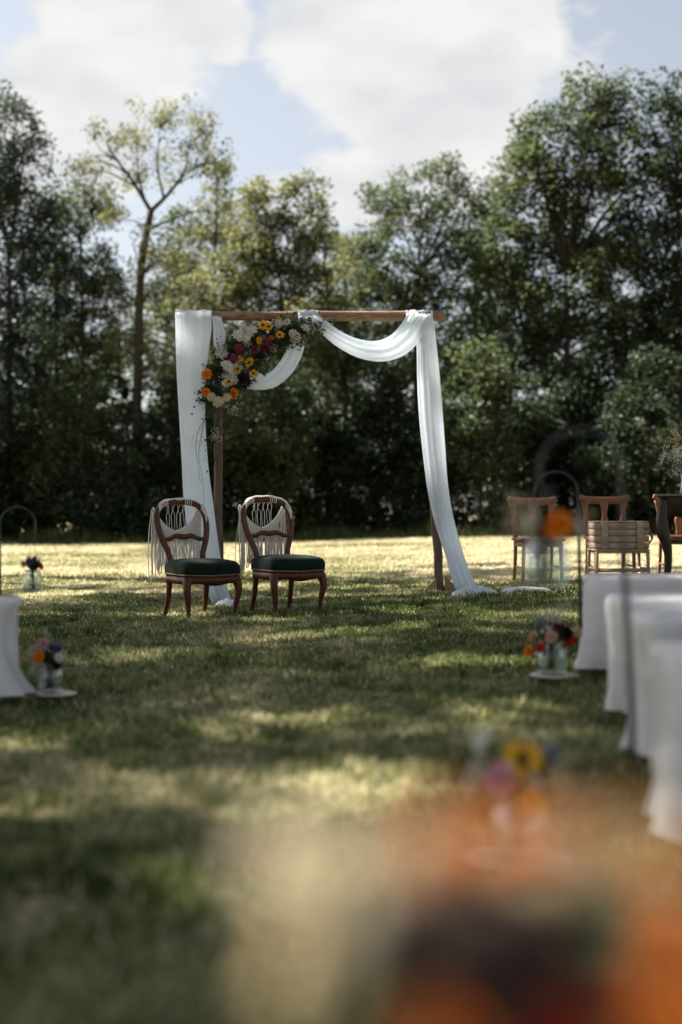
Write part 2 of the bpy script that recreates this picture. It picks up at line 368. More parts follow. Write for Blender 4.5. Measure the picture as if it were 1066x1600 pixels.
def build_grass():
    rng = np.random.default_rng(5)
    parts = []
    # (y0, y1, blades per m2, height, width)
    for (y0, y1, dens, hh, ww) in ((0.7, 3, 6500, .042, .0055), (3, 8, 5600, .043, .0065), (8, 12, 5200, .044, .0085), (12, 17, 3000, .044, .012), (17, 26, 1100, .055, .016), (26, 43, 420, .06, .026)):
        n = int(dens * (y1 - y0) * (0.53 * (y0 + y1) / 2 + 1.2))
        y = rng.uniform(y0, y1, n); w = 0.265 * y + 0.6; x = rng.uniform(-1, 1, n) * w
        clump = vnoise(x * 5, y * 5, 1) * .6 + vnoise(x * 13, y * 13, 2) * .4
        keep = rng.random(n) < 0.35 + 1.1 * clump
        x, y, clump = x[keep], y[keep], clump[keep]; n = len(x)
        dry = vnoise(x * .55 + 7, y * .4, 3) * .5 + vnoise(x * 1.7, y * 1.3, 4) * .3 + vnoise(x * 5, y * 4, 6) * .2
        field = np.clip((y - 11.0 - .35 * x) / 4.5, 0, 1)                 # drier open meadow, its tint also lifted to read as sunlit
        tint = np.clip(.36 + (dry - .5) * 1.5 + .50 * field + (vnoise(x * 16, y * 12, 8) - .5) * .5 + rng.normal(0, .13, n), 0, 1)
        straw = rng.random(n) < (.05 + .08 * field); tint[straw] = rng.uniform(.75, 1, straw.sum())
        h = hh * (0.30 + 1.35 * clump ** 1.3) * rng.uniform(.5, 1.35, n) * (1 - .25 * field)
        wd = ww * rng.uniform(.6, 1.3, n)
        wide = rng.random(n) < .12                            # clover and plantain leaves
        wd[wide] *= 2.4; h[wide] *= .75
        a = rng.uniform(0, 2 * math.pi, n); lean = rng.uniform(.1, .95, n) * h; la = rng.uniform(0, 2 * math.pi, n)
        zb = gz(x) - .004
        b0 = np.stack([x + np.cos(a) * wd, y + np.sin(a) * wd, zb], -1); b1 = np.stack([x - np.cos(a) * wd, y - np.sin(a) * wd, zb], -1)
        tp = np.stack([x + np.cos(la) * lean, y + np.sin(la) * lean, zb + h], -1)
        parts.append((np.stack([b0, b1, tp], 1).reshape(-1, 3), np.repeat(tint, 3)))
    for (y0, y1, dens, hh, ww) in ((-1.5, 8, 900, .05, .012), (8, 20, 380, .05, .018), (20, 40, 110, .06, .035)):
        n = int(dens * (y1 - y0) * 7); y = rng.uniform(y0, y1, n); side = np.where(rng.random(n) < .5, -1, 1); x = side * (.265 * np.maximum(y, 0) + .5 + rng.uniform(0, 3.5, n))
        tint = np.clip(.36 + (vnoise(x * .55 + 7, y * .4, 3) - .5) * .9 + .5 * np.clip((y - 11 - .35 * x) / 4.5, 0, 1) + rng.normal(0, .15, n), 0, 1)
        h = hh * rng.uniform(.4, 1.2, n); wd = ww * rng.uniform(.6, 1.3, n); a = rng.uniform(0, 6.28, n); zb = gz(x) - .004
        tp = np.stack([x + rng.normal(0, .5, n) * h, y + rng.normal(0, .5, n) * h, zb + h], -1)
        parts.append((np.stack([np.stack([x + np.cos(a) * wd, y + np.sin(a) * wd, zb], -1), np.stack([x - np.cos(a) * wd, y - np.sin(a) * wd, zb], -1), tp], 1).reshape(-1, 3), np.repeat(tint, 3)))
    # taller rough grass along the foot of the wood
    n = 16000; x = rng.uniform(-12, 12, n); y = rng.uniform(35.4, 39.0, n); c = vnoise(x * 1.3, y * 1.1, 21)
    k = c + rng.random(n) * .5 > .55 + .1 * (37 - y); x, y, c = x[k], y[k], c[k]; n = len(x)
    h = (.10 + .42 * c ** 2) * rng.uniform(.5, 1.2, n); a = rng.uniform(0, 6.28, n); wd = rng.uniform(.008, .022, n); zb = gz(x) - .01
    tp = np.stack([x + rng.normal(0, .35, n) * h, y + rng.normal(0, .3, n) * h, zb + h], -1)
    parts.append((np.stack([np.stack([x + np.cos(a) * wd, y + np.sin(a) * wd, zb], -1), np.stack([x - np.cos(a) * wd, y - np.sin(a) * wd, zb], -1), tp], 1).reshape(-1, 3), np.repeat(np.clip(.2 + rng.normal(0, .15, n), 0, 1), 3)))
    # clover, plantain and daisy leaves: small flat leaves lying in the turf
    for (y0, y1, dens, sz) in ((.8, 5, 420, .011), (5, 13.5, 300, .014)):
        n = int(dens * (y1 - y0) * (.53 * (y0 + y1) / 2 + 1.2)); y = rng.uniform(y0, y1, n); x = rng.uniform(-1, 1, n) * (.265 * y + .6)
        k = vnoise(x * 2.1 + 4, y * 1.7, 31) * .7 + vnoise(x * 6, y * 6, 32) * .3 > .52; x, y = x[k], y[k]; n = len(x)
        a = rng.uniform(0, 6.28, n); r = sz * rng.uniform(.6, 1.5, n); z = gz(x) + rng.uniform(.012, .042, n); tri = []
        for q in (0, 2.1, 4.2): tri.append(np.stack([x + np.cos(a + q) * r, y + np.sin(a + q) * r, z + rng.uniform(-.5, .5, n) * r], -1))
        parts.append((np.stack(tri, 1).reshape(-1, 3), np.repeat(np.clip(.24 + rng.normal(0, .10, n), 0, 1), 3)))
    V = np.vstack([p[0] for p in parts]); T = np.concatenate([p[1] for p in parts])
    F = np.arange(len(V)).reshape(-1, 3)
    print('grass blades', len(F))
    tag(obj('grass', mesh_np('grass', V, F, False, {'tint': T}), grass_mat()), 'short uneven mown grass covering the lawn', 'grass', kind='stuff')
build_grass()

# ------------------------------------------------------------------ trees
def leaf_quads(c, size, rng, upbias=0.5, aspect=0.55, tint=None):
    n = len(c)
    nrm = rng.normal(0, 1, (n, 3)); nrm[:, 2] = np.abs(nrm[:, 2]) + upbias; nrm /= np.linalg.norm(nrm, axis=1)[:, None]
    d = rng.normal(0, 1, (n, 3)); d -= nrm * (d * nrm).sum(1)[:, None]; d /= np.linalg.norm(d, axis=1)[:, None]
    s = np.cross(nrm, d); sz = (size * rng.uniform(.65, 1.35, n))[:, None]
    tip = c + d * sz * .5 - nrm * sz * .08; base = c - d * sz * .5
    l = c + s * sz * aspect * .5 + nrm * sz * .06; r = c - s * sz * aspect * .5 + nrm * sz * .06
    V = np.stack([base, r, tip, l], 1).reshape(-1, 3); F = np.arange(4 * n).reshape(-1, 4)
    t = rng.random(n) if tint is None else tint
    return V, F, np.repeat(t, 4)

def crown_mesh(name, blobs, rng, od, leaf, clr, upbias=.5, cut=0.0):
    """blobs: (x,y,z,rx,ry,rz). clusters of leaves scattered mostly towards each blob's shell"""
    C = []; tint = []
    for (x, y, z, rx, ry, rz) in blobs:
        area = math.pi * rx * rz; nl = od * area / (leaf * leaf * .26)
        per = max(14, int(60 * (clr / .45) ** 2)); nc = max(4, int(nl / per))
        u = rng.normal(0, 1, (nc, 3)); u /= np.linalg.norm(u, axis=1)[:, None]
        rad = rng.uniform(.25, 1.06, nc) ** .6
        cc = np.array([x, y, z]) + u * rad[:, None] * np.array([rx, ry, rz])
        cr = clr * rng.uniform(.5, 1.3, nc); ct = rng.normal(.5, .17, nc)
        w = cr ** 2; cnt = np.maximum(4, (w / w.sum() * nl)).astype(int)
        idx = np.repeat(np.arange(nc), cnt)
        off = rng.normal(0, 1, (len(idx), 3)); off /= np.linalg.norm(off, axis=1)[:, None]; off *= (rng.random(len(idx)) ** .45)[:, None]
        off[:, 2] *= .8
        C.append(cc[idx] + off * cr[idx][:, None]); tint.append(np.clip(ct[idx] + rng.normal(0, .2, len(idx)), 0, 1))
    C = np.vstack(C); T = np.concatenate(tint)
    V, F, T = leaf_quads(C, leaf, rng, upbias, .6, T)
    return mesh_np(name, V, F, False, {'tint': T}), C

def limb(mb, a, b, r0, r1, rng, wob=.08, n=7, sides=6):
    a = np.asarray(a, float); b = np.asarray(b, float); d = np.linalg.norm(b - a)
    pts = [a + (b - a) * t + np.array([0, 0, .12 * d * math.sin(math.pi * t)]) + rng.normal(0, wob * d * .25, 3) * math.sin(math.pi * t) for t in np.linspace(0, 1, 4)]
    sweep(mb, smoothpath(pts, n), np.linspace(r0, r1, n), sides=sides, up=(0.3, 1, .2))

def make_tree(name, label, cat, base_px, Y, blobs_px, leafmat, seed, od=2.2, leaf=.15, clr=.5, trunk_r=.16, trunk_top=None, limbs=None, nlimb=22, group=None, upbias=.5, cut=0.0, twig=True):
    rng = np.random.default_rng(seed); s = Y / FPX
    X0 = (base_px - CX) * s; loc = (X0, Y, gzf(X0))
    def loc3(px, py, dy=0): return np.array([(px - CX) * s - X0, dy, CAM_H - (py - HY) * s - loc[2]])
    blobs = []
    for (px, py, rx, rz) in blobs_px:
        p = loc3(px, py, rng.uniform(-.7, .7)); ry = max(min(rx, rz) * s, .5) * rng.uniform(.9, 1.2)
        blobs.append((p[0], p[1], p[2], rx * s, ry, rz * s))
    root = empty(name, loc, 0, label, cat, group)
    me, C = crown_mesh('crown', blobs, rng, od, leaf, clr, upbias, cut)
    obj('crown', me, M[leafmat], root)
    mb = MB()
    if limbs:
        for (pts, r0, r1) in limbs:
            q = [loc3(*p) for p in pts]; n = 5 * len(q)
            rr = np.linspace(r0, r1, n)
            sweep(mb, smoothpath(q, n), rr, sides=8, up=(.2, 1, .1))
    else:
        top = loc3(*trunk_top) if trunk_top else np.array([blobs[0][0], 0, blobs[0][2]])
        pts = [np.array([0, 0, -.1]), np.array([top[0] * .2 + rng.normal(0, .1), 0, top[2] * .33]), np.array([top[0] * .6 + rng.normal(0, .1), rng.normal(0, .1), top[2] * .68]), top]
        tp = smoothpath(pts, 16); sweep(mb, tp, np.linspace(trunk_r, .035, 16) * np.concatenate([[1.35, 1.1], np.ones(14)]), sides=9, up=(.2, 1, .1))
    if nlimb:
        spine = np.vstack([smoothpath([loc3(*p) for p in l[0]], 12) for l in limbs]) if limbs else tp
        for k in rng.choice(len(C), nlimb, replace=False):
            e = C[k]; cand = spine[(spine[:, 2] < e[2] - .1)]
            if len(cand) == 0: continue
            st = cand[np.argmin(np.linalg.norm((cand - e) * np.array([1, 1, .8]), axis=1))]
            d = np.linalg.norm(e - st)
            limb(mb, st, e, min(.012 + .013 * d, trunk_r * .5), .006, rng)
    mb.obj('trunk', M['bark'], root)
    return root

G_T = 'trees of the forest edge'
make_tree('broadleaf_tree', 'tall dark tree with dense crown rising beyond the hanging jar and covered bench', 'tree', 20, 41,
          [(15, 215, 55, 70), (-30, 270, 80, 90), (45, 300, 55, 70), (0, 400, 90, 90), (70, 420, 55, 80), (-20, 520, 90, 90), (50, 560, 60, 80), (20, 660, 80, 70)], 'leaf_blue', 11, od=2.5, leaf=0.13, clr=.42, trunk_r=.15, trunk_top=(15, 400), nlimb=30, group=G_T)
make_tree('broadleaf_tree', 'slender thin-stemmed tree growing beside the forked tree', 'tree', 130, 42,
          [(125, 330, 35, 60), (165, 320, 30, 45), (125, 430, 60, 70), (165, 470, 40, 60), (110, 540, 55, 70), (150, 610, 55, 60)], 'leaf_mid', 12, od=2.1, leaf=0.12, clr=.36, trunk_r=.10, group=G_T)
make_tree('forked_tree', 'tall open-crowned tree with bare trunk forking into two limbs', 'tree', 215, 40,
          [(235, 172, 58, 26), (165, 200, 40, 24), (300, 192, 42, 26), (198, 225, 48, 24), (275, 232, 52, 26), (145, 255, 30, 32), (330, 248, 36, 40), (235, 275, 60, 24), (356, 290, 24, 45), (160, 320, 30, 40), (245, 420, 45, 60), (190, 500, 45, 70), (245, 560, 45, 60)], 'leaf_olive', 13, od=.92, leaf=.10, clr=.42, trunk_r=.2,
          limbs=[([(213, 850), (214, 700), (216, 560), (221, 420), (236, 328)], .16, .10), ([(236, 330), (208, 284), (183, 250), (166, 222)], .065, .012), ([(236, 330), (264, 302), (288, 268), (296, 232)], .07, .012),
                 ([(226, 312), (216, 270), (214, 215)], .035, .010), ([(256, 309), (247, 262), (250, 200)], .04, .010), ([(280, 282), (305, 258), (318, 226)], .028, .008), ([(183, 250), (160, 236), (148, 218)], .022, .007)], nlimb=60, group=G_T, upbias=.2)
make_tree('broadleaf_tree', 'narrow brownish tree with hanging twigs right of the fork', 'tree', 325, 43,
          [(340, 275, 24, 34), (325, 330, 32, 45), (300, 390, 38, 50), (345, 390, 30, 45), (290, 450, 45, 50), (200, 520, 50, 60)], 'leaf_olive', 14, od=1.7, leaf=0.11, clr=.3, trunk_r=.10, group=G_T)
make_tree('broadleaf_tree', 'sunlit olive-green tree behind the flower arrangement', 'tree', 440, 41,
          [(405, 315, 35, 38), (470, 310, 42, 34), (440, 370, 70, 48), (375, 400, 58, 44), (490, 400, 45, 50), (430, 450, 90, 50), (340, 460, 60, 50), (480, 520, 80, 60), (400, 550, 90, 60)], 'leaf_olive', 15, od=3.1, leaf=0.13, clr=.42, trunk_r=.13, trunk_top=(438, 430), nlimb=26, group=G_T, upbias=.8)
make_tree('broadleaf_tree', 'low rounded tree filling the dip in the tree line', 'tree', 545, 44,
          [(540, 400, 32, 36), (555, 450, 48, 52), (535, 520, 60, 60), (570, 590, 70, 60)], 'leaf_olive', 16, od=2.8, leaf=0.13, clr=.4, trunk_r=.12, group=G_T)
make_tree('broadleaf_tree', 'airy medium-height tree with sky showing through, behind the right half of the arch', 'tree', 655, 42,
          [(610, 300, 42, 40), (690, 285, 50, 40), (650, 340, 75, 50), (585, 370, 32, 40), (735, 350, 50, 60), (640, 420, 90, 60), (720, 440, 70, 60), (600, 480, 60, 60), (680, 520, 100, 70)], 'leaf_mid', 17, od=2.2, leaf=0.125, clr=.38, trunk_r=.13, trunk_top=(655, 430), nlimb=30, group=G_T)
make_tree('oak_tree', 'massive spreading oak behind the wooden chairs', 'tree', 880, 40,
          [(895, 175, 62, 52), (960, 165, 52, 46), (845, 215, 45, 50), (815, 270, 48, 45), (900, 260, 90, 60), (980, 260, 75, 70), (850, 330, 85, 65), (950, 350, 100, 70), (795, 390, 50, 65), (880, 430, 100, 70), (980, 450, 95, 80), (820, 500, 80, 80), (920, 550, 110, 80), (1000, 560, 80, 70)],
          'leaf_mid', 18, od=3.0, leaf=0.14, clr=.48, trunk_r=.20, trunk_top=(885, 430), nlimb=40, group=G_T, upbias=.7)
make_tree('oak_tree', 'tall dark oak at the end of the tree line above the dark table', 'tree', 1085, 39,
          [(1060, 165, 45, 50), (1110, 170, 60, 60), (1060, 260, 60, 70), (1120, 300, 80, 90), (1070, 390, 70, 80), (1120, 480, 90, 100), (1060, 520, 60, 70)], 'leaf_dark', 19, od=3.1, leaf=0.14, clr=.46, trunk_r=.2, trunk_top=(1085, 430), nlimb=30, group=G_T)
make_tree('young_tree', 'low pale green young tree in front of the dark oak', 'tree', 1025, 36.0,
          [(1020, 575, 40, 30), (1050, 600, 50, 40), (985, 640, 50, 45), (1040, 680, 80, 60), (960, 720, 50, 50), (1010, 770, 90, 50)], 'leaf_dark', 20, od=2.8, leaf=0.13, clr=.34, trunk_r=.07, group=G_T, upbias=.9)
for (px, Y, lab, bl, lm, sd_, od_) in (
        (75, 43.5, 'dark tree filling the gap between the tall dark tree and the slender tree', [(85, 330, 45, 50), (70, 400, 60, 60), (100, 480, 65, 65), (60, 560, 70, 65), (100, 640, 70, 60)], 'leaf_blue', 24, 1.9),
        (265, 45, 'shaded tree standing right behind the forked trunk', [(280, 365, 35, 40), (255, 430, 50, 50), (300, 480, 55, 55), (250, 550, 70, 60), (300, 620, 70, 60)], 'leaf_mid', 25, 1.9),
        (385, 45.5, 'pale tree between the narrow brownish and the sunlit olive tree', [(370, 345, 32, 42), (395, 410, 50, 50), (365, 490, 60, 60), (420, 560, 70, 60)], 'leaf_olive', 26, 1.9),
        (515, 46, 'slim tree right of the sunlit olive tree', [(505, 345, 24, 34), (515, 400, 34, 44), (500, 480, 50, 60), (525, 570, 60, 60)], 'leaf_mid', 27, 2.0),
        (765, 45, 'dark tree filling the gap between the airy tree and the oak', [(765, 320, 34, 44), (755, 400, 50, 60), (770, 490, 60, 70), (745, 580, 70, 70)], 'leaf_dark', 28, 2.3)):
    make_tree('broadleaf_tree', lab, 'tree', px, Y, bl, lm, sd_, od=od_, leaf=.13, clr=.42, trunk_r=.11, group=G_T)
# second rank, farther in
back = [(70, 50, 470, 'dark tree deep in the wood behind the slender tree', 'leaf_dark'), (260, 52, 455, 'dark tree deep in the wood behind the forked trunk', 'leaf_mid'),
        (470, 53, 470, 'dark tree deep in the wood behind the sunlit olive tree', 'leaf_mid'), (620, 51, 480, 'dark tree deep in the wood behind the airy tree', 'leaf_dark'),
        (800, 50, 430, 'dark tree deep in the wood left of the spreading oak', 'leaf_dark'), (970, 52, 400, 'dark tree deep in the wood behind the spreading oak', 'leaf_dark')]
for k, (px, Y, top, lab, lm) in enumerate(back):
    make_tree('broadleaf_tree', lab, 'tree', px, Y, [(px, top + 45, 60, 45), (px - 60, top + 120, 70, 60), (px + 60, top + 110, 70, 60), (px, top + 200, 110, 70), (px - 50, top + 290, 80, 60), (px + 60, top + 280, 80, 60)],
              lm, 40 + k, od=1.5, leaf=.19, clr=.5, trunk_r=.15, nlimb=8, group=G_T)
# undergrowth shrubs under the trees: dense and dark
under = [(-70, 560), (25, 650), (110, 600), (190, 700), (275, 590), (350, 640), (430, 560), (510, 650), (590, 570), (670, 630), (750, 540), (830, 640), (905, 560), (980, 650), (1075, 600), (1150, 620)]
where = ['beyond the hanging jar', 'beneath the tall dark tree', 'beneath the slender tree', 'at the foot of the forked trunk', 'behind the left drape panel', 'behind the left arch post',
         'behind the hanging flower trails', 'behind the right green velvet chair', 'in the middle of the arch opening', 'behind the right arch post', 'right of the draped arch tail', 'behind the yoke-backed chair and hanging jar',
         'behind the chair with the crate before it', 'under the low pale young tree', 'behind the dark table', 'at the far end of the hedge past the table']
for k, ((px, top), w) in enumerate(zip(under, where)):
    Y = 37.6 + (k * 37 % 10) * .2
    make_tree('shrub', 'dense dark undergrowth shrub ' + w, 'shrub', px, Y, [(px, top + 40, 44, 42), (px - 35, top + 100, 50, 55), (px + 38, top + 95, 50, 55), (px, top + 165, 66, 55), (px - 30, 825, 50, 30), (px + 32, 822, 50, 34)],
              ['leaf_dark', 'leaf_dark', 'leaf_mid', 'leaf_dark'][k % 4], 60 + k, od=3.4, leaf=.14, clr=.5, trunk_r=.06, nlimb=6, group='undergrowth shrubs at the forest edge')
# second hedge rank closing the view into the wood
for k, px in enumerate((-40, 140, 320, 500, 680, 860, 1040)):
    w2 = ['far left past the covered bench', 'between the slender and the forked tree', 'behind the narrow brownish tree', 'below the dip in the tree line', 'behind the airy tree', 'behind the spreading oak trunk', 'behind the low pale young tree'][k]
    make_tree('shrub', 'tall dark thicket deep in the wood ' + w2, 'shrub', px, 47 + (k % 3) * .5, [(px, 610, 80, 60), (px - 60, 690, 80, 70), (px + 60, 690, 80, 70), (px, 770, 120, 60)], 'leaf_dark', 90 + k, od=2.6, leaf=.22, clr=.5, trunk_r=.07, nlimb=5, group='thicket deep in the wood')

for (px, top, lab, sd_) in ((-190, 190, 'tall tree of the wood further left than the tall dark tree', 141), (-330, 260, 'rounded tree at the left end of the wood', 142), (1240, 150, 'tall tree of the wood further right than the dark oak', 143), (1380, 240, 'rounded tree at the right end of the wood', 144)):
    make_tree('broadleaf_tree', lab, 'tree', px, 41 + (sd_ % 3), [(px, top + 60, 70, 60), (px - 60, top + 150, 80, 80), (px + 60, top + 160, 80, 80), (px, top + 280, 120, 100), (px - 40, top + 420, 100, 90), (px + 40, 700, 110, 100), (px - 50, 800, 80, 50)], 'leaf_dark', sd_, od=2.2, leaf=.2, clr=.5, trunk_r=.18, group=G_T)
def shade_tree(label, x, y, h, rad, seed, od=2.2):
    rng = np.random.default_rng(seed); root = empty('broadleaf_tree', (x, y, gzf(x)), 0, label, 'tree', 'trees shading the lawn')
    blobs = []
    for k in range(9):
        a = k * 2.4; r = rad * (.62 if k else 0); z = h * (.66 + .035 * ((k * 5) % 7))
        blobs.append((math.cos(a) * r, math.sin(a) * r, z, rad * .55, rad * .55, rad * .42))
    me, C = crown_mesh('crown', blobs, rng, od, .22, .40); obj('crown', me, M['leaf_mid'], root)
    mb = MB(); tp = smoothpath([(0, 0, -.1), (.1, 0, h * .3), (0, .1, h * .75)], 12); sweep(mb, tp, np.linspace(.3, .08, 12), sides=9, up=(.2, 1, .1))
    for k in rng.choice(len(C), 14, replace=False):
        st = tp[rng.integers(4, 10)]; limb(mb, st, C[k], .09, .02, rng)
    mb.obj('trunk', M['bark'], root)
SHADE = [(-12.7, 13.0, 19, 4.8, 1.15), (-12.2, 17.4, 18, 4.4, .8), (-14.6, 9.75, 20, 3.0, 2.6), (-9.6, 21.3, 19.5, 3.9, .6), (-7.5, 10.5, 18, 3.3, .85), (-3.4, -3.0, 9, 3.6, 1.6)]  # last entry: unseen tree added to dim skylight on the nearest grass
for k, (x, y, h, r, od) in enumerate(SHADE):
    shade_tree(['broad tree shading the aisle from beyond the left benches', 'rounded tree beside the lawn shading the two velvet chairs', 'large tree behind the left benches', 'tallest side tree with its shadow reaching past the arch', 'tree shading the front benches', 'low-branched unseen tree added behind the rearmost bench to darken the nearest grass'][k], x, y, h, r, 120 + k, od)

# ------------------------------------------------------------------ wooden arch
YL, YR = 12.25, 12.95                      # left end stands a little nearer
BL, BR = P(283, 494, YL), P(692, 494, YR)
def arch_pt(px, py, off=0.0):
    """point on the arch's own plane (a vertical plane through both posts), moved 'off' metres to its front"""
    dx, dy = (px - CX) / FPX, 1.0
    a, b = BL.xy, BR.xy; d = b - a
    # ray t*(dx,1) meets a + s*d
    den = dx * d.y - dy * d.x
    t = (a.x * d.y - a.y * d.x) / den
    t -= off
    return Vector((dx * t, t, CAM_H - (py - HY) / FPX * t))
arch = empty('wooden_arch', ((BL.x + BR.x) / 2, (YL + YR) / 2, 0), 0, 'rustic wooden wedding arch of round poles standing on the lawn', 'arch')
def child_local(o, parent):
    o.parent = parent; o.matrix_parent_inverse = Matrix.Translation(-Vector(parent.location))
def log(mb, a, b, r0, r1, seed, n=14):
    rng = np.random.default_rng(seed); t = np.linspace(0, 1, n)[:, None]
    p = np.asarray(a)[None] * (1 - t) + np.asarray(b)[None] * t + rng.normal(0, .004, (n, 3))
    rr = np.linspace(r0, r1, n) * rng.uniform(.96, 1.04, n)
    sweep(mb, p, rr, rr * .96, sides=14, up=(.1, .3, 1))
mb = MB(); log(mb, BL, BR, .040, .050, 1); child_local(mb.obj('beam', M['log']), arch)
pl, pr = arch_pt(341, 500), arch_pt(655, 500)
lf, rf = ground_at(342, 937), ground_at(692, 929)
lf = Vector((arch_pt(342, 600).x, arch_pt(342, 600).y, 0)); lf.z = gzf(lf.x) - .03
rr_ = arch_pt(690, 700); rf = Vector((rr_.x, rr_.y, gzf(rr_.x) - .03))
for a, b, r, sd_ in ((pl, lf, .036, 2), (pr, rf, .036, 3)):
    mb = MB(); log(mb, a - Vector((0, 0, .03)), b, r, r * 1.12, sd_); child_local(mb.obj('post', M['post']), arch)
def gusset(foot, sx, w=.13, h=.16):
    mb = MB(); d = (BR - BL); d.z = 0; d.normalize(); n = Vector((d.y, -d.x, 0))
    f = foot + Vector((0, 0, .03)); c = [f + d * sx * .034, f + d * sx * (.034 + w), f + d * sx * (.04 + w) + Vector((0, 0, .03)), f + d * sx * .034 + Vector((0, 0, h))]
    V = [p + n * .012 for p in c] + [p - n * .012 for p in c]
    mb.add([tuple(v) for v in V], [(0, 1, 2, 3), (7, 6, 5, 4), (0, 4, 5, 1), (1, 5, 6, 2), (2, 6, 7, 3), (3, 7, 4, 0)])
    child_local(mb.obj('brace', M['board'], None, False), arch)
for ft in (lf, rf):
    for sx in (-1, 1): gusset(ft, sx)

# ------------------------------------------------------------------ drapes
drape = empty('fabric_drape', arch.location, 0, 'long sheer white fabric draped over the wooden arch down to the grass', 'drape')
def sheet(name, rows, off=.05, depth=.05, pleats=5, amp=.018, seed=0, n=90, m=150, flare=None, fn=None):
    """gathered cloth: rows = (px_left, py_left, px_right, py_right); closed pleated section swept along the rows"""
    rng = np.random.default_rng(seed)
    r = smoothpath(rows, n); V = np.zeros((n, m, 3)); ph = rng.uniform(0, 6.28, 6)
    fr = rng.uniform(.7, 1.5, 5) * pleats; am = rng.uniform(.4, 1, 5)
    for i in range(n):
        t = i / (n - 1); A = np.array(arch_pt(r[i, 0], r[i, 1], off)); B = np.array(arch_pt(r[i, 2], r[i, 3], off))
        w = np.linalg.norm(B - A); nv = np.array([.0, -1.0, 0])
        h = m // 2
        s = np.concatenate([np.linspace(0, 1, h, endpoint=False), np.linspace(1, 0, m - h, endpoint=False)])
        front = np.concatenate([np.ones(h), -np.ones(m - h)])
        rip = sum(am[k] * np.sin(2 * math.pi * fr[k] * s + ph[k] + .9 * math.sin(2.1 * t + ph[(k + 1) % 5])) for k in range(5)) / 2.2
        body = np.sqrt(np.clip(1 - (2 * s - 1) ** 2, 0, 1)); edge = np.clip(np.minimum(s, 1 - s) * 8, 0, 1)
        rip = rip + .5 * (vnoise(s * 7 + ph[0], np.full(m, t * 9 + ph[1]), seed) - .5) + .35 * (vnoise(s * 17, np.full(m, t * 21 + ph[2]), seed + 5) - .5)
        rip = rip + .30 * (vnoise(s * 34 + .6 * np.sin(3 * t + ph[3]), np.full(m, t * 4 + ph[1]), seed + 9) - .5) + .22 * (vnoise(s * 58 + .8 * np.sin(2 * t), np.full(m, t * 6), seed + 11) - .5)
        y = front * depth * body * .5 + rip * amp * edge * np.where(front > 0, 1, .6)
        z = rip * amp * .15 * edge
        V[i] = A + (B - A) * s[:, None] + nv * y[:, None] + np.array([0, 0, 1]) * z[:, None]
    if fn: V = fn(V)
    F = []
    for i in range(n - 1):
        for j in range(m):
            k = (j + 1) % m; F.append((i * m + j, i * m + k, (i + 1) * m + k, (i + 1) * m + j))
    o = obj(name, mesh_np(name, V.reshape(-1, 3), F), M['drape']); child_local(o, drape); return o
def over_beam(name, px0, px1, seed, front=34, back=10):
    """cloth hugging the top of the beam"""
    rng = np.random.default_rng(seed); V = []; m = 26; n = 18
    for i in range(n):
        u = i / (n - 1); px = px0 + (px1 - px0) * u
        c = np.array(arch_pt(px, 494, 0)); rad = .054 + .005 * math.sin(u * 17 + seed) + .003 * math.sin(u * 41)
        for j in range(m):
            a = math.pi * (-.12 + 1.24 * j / (m - 1))      # front low -> over the top -> back low
            drop = 0
            V.append(c + np.array([0, -math.cos(a) * rad, math.sin(a) * rad]))
    F = [(i * m + j, i * m + j + 1, (i + 1) * m + j + 1, (i + 1) * m + j) for i in range(n - 1) for j in range(m - 1)]
    o = obj(name, mesh_np(name, V, F), M['drape']); child_local(o, drape)
sheet('side_panel', [(274, 488, 331, 486), (274.5, 520, 330, 520), (276, 580, 322, 585), (280, 650, 321, 650), (284, 720, 325, 720), (288, 790, 333, 785), (298, 850, 341, 845), (316, 905, 350, 900), (330, 940, 362, 938), (336, 951, 369, 951)], .055, .05, 3.2, .010, 1)
over_beam('beam_wrap', 275, 331, 1)
sheet('swag', [(332, 494, 346, 496), (333, 512, 351, 516), (336, 545, 356, 540), (352, 585, 366, 560), (385, 607, 392, 577), (424, 607, 416, 584), (452, 588, 437, 566), (470, 560, 452, 536), (481, 525, 464, 510), (495, 496, 467, 494)], .06, .06, 2.6, .012, 2)
over_beam('beam_wrap', 466, 497, 2)
sheet('swag', [(472, 500, 497, 492), (498, 518, 511, 502), (526, 541, 530, 516), (560, 559, 555, 528), (597, 565, 583, 533), (630, 556, 606, 527), (652, 537, 624, 510), (668, 514, 636, 492), (676, 496, 642, 486)], .065, .07, 2.6, .015, 3)
over_beam('beam_wrap', 634, 676, 3)
sheet('side_panel', [(648, 492, 676, 490), (651, 530, 681, 525), (652, 590, 687, 585), (655, 650, 692, 645), (661, 710, 696, 700), (669, 770, 700, 755), (681, 822, 708, 805), (696, 868, 720, 850), (706, 905, 733, 890), (714, 926, 745, 914)], .05, .055, 2.6, .012, 4)
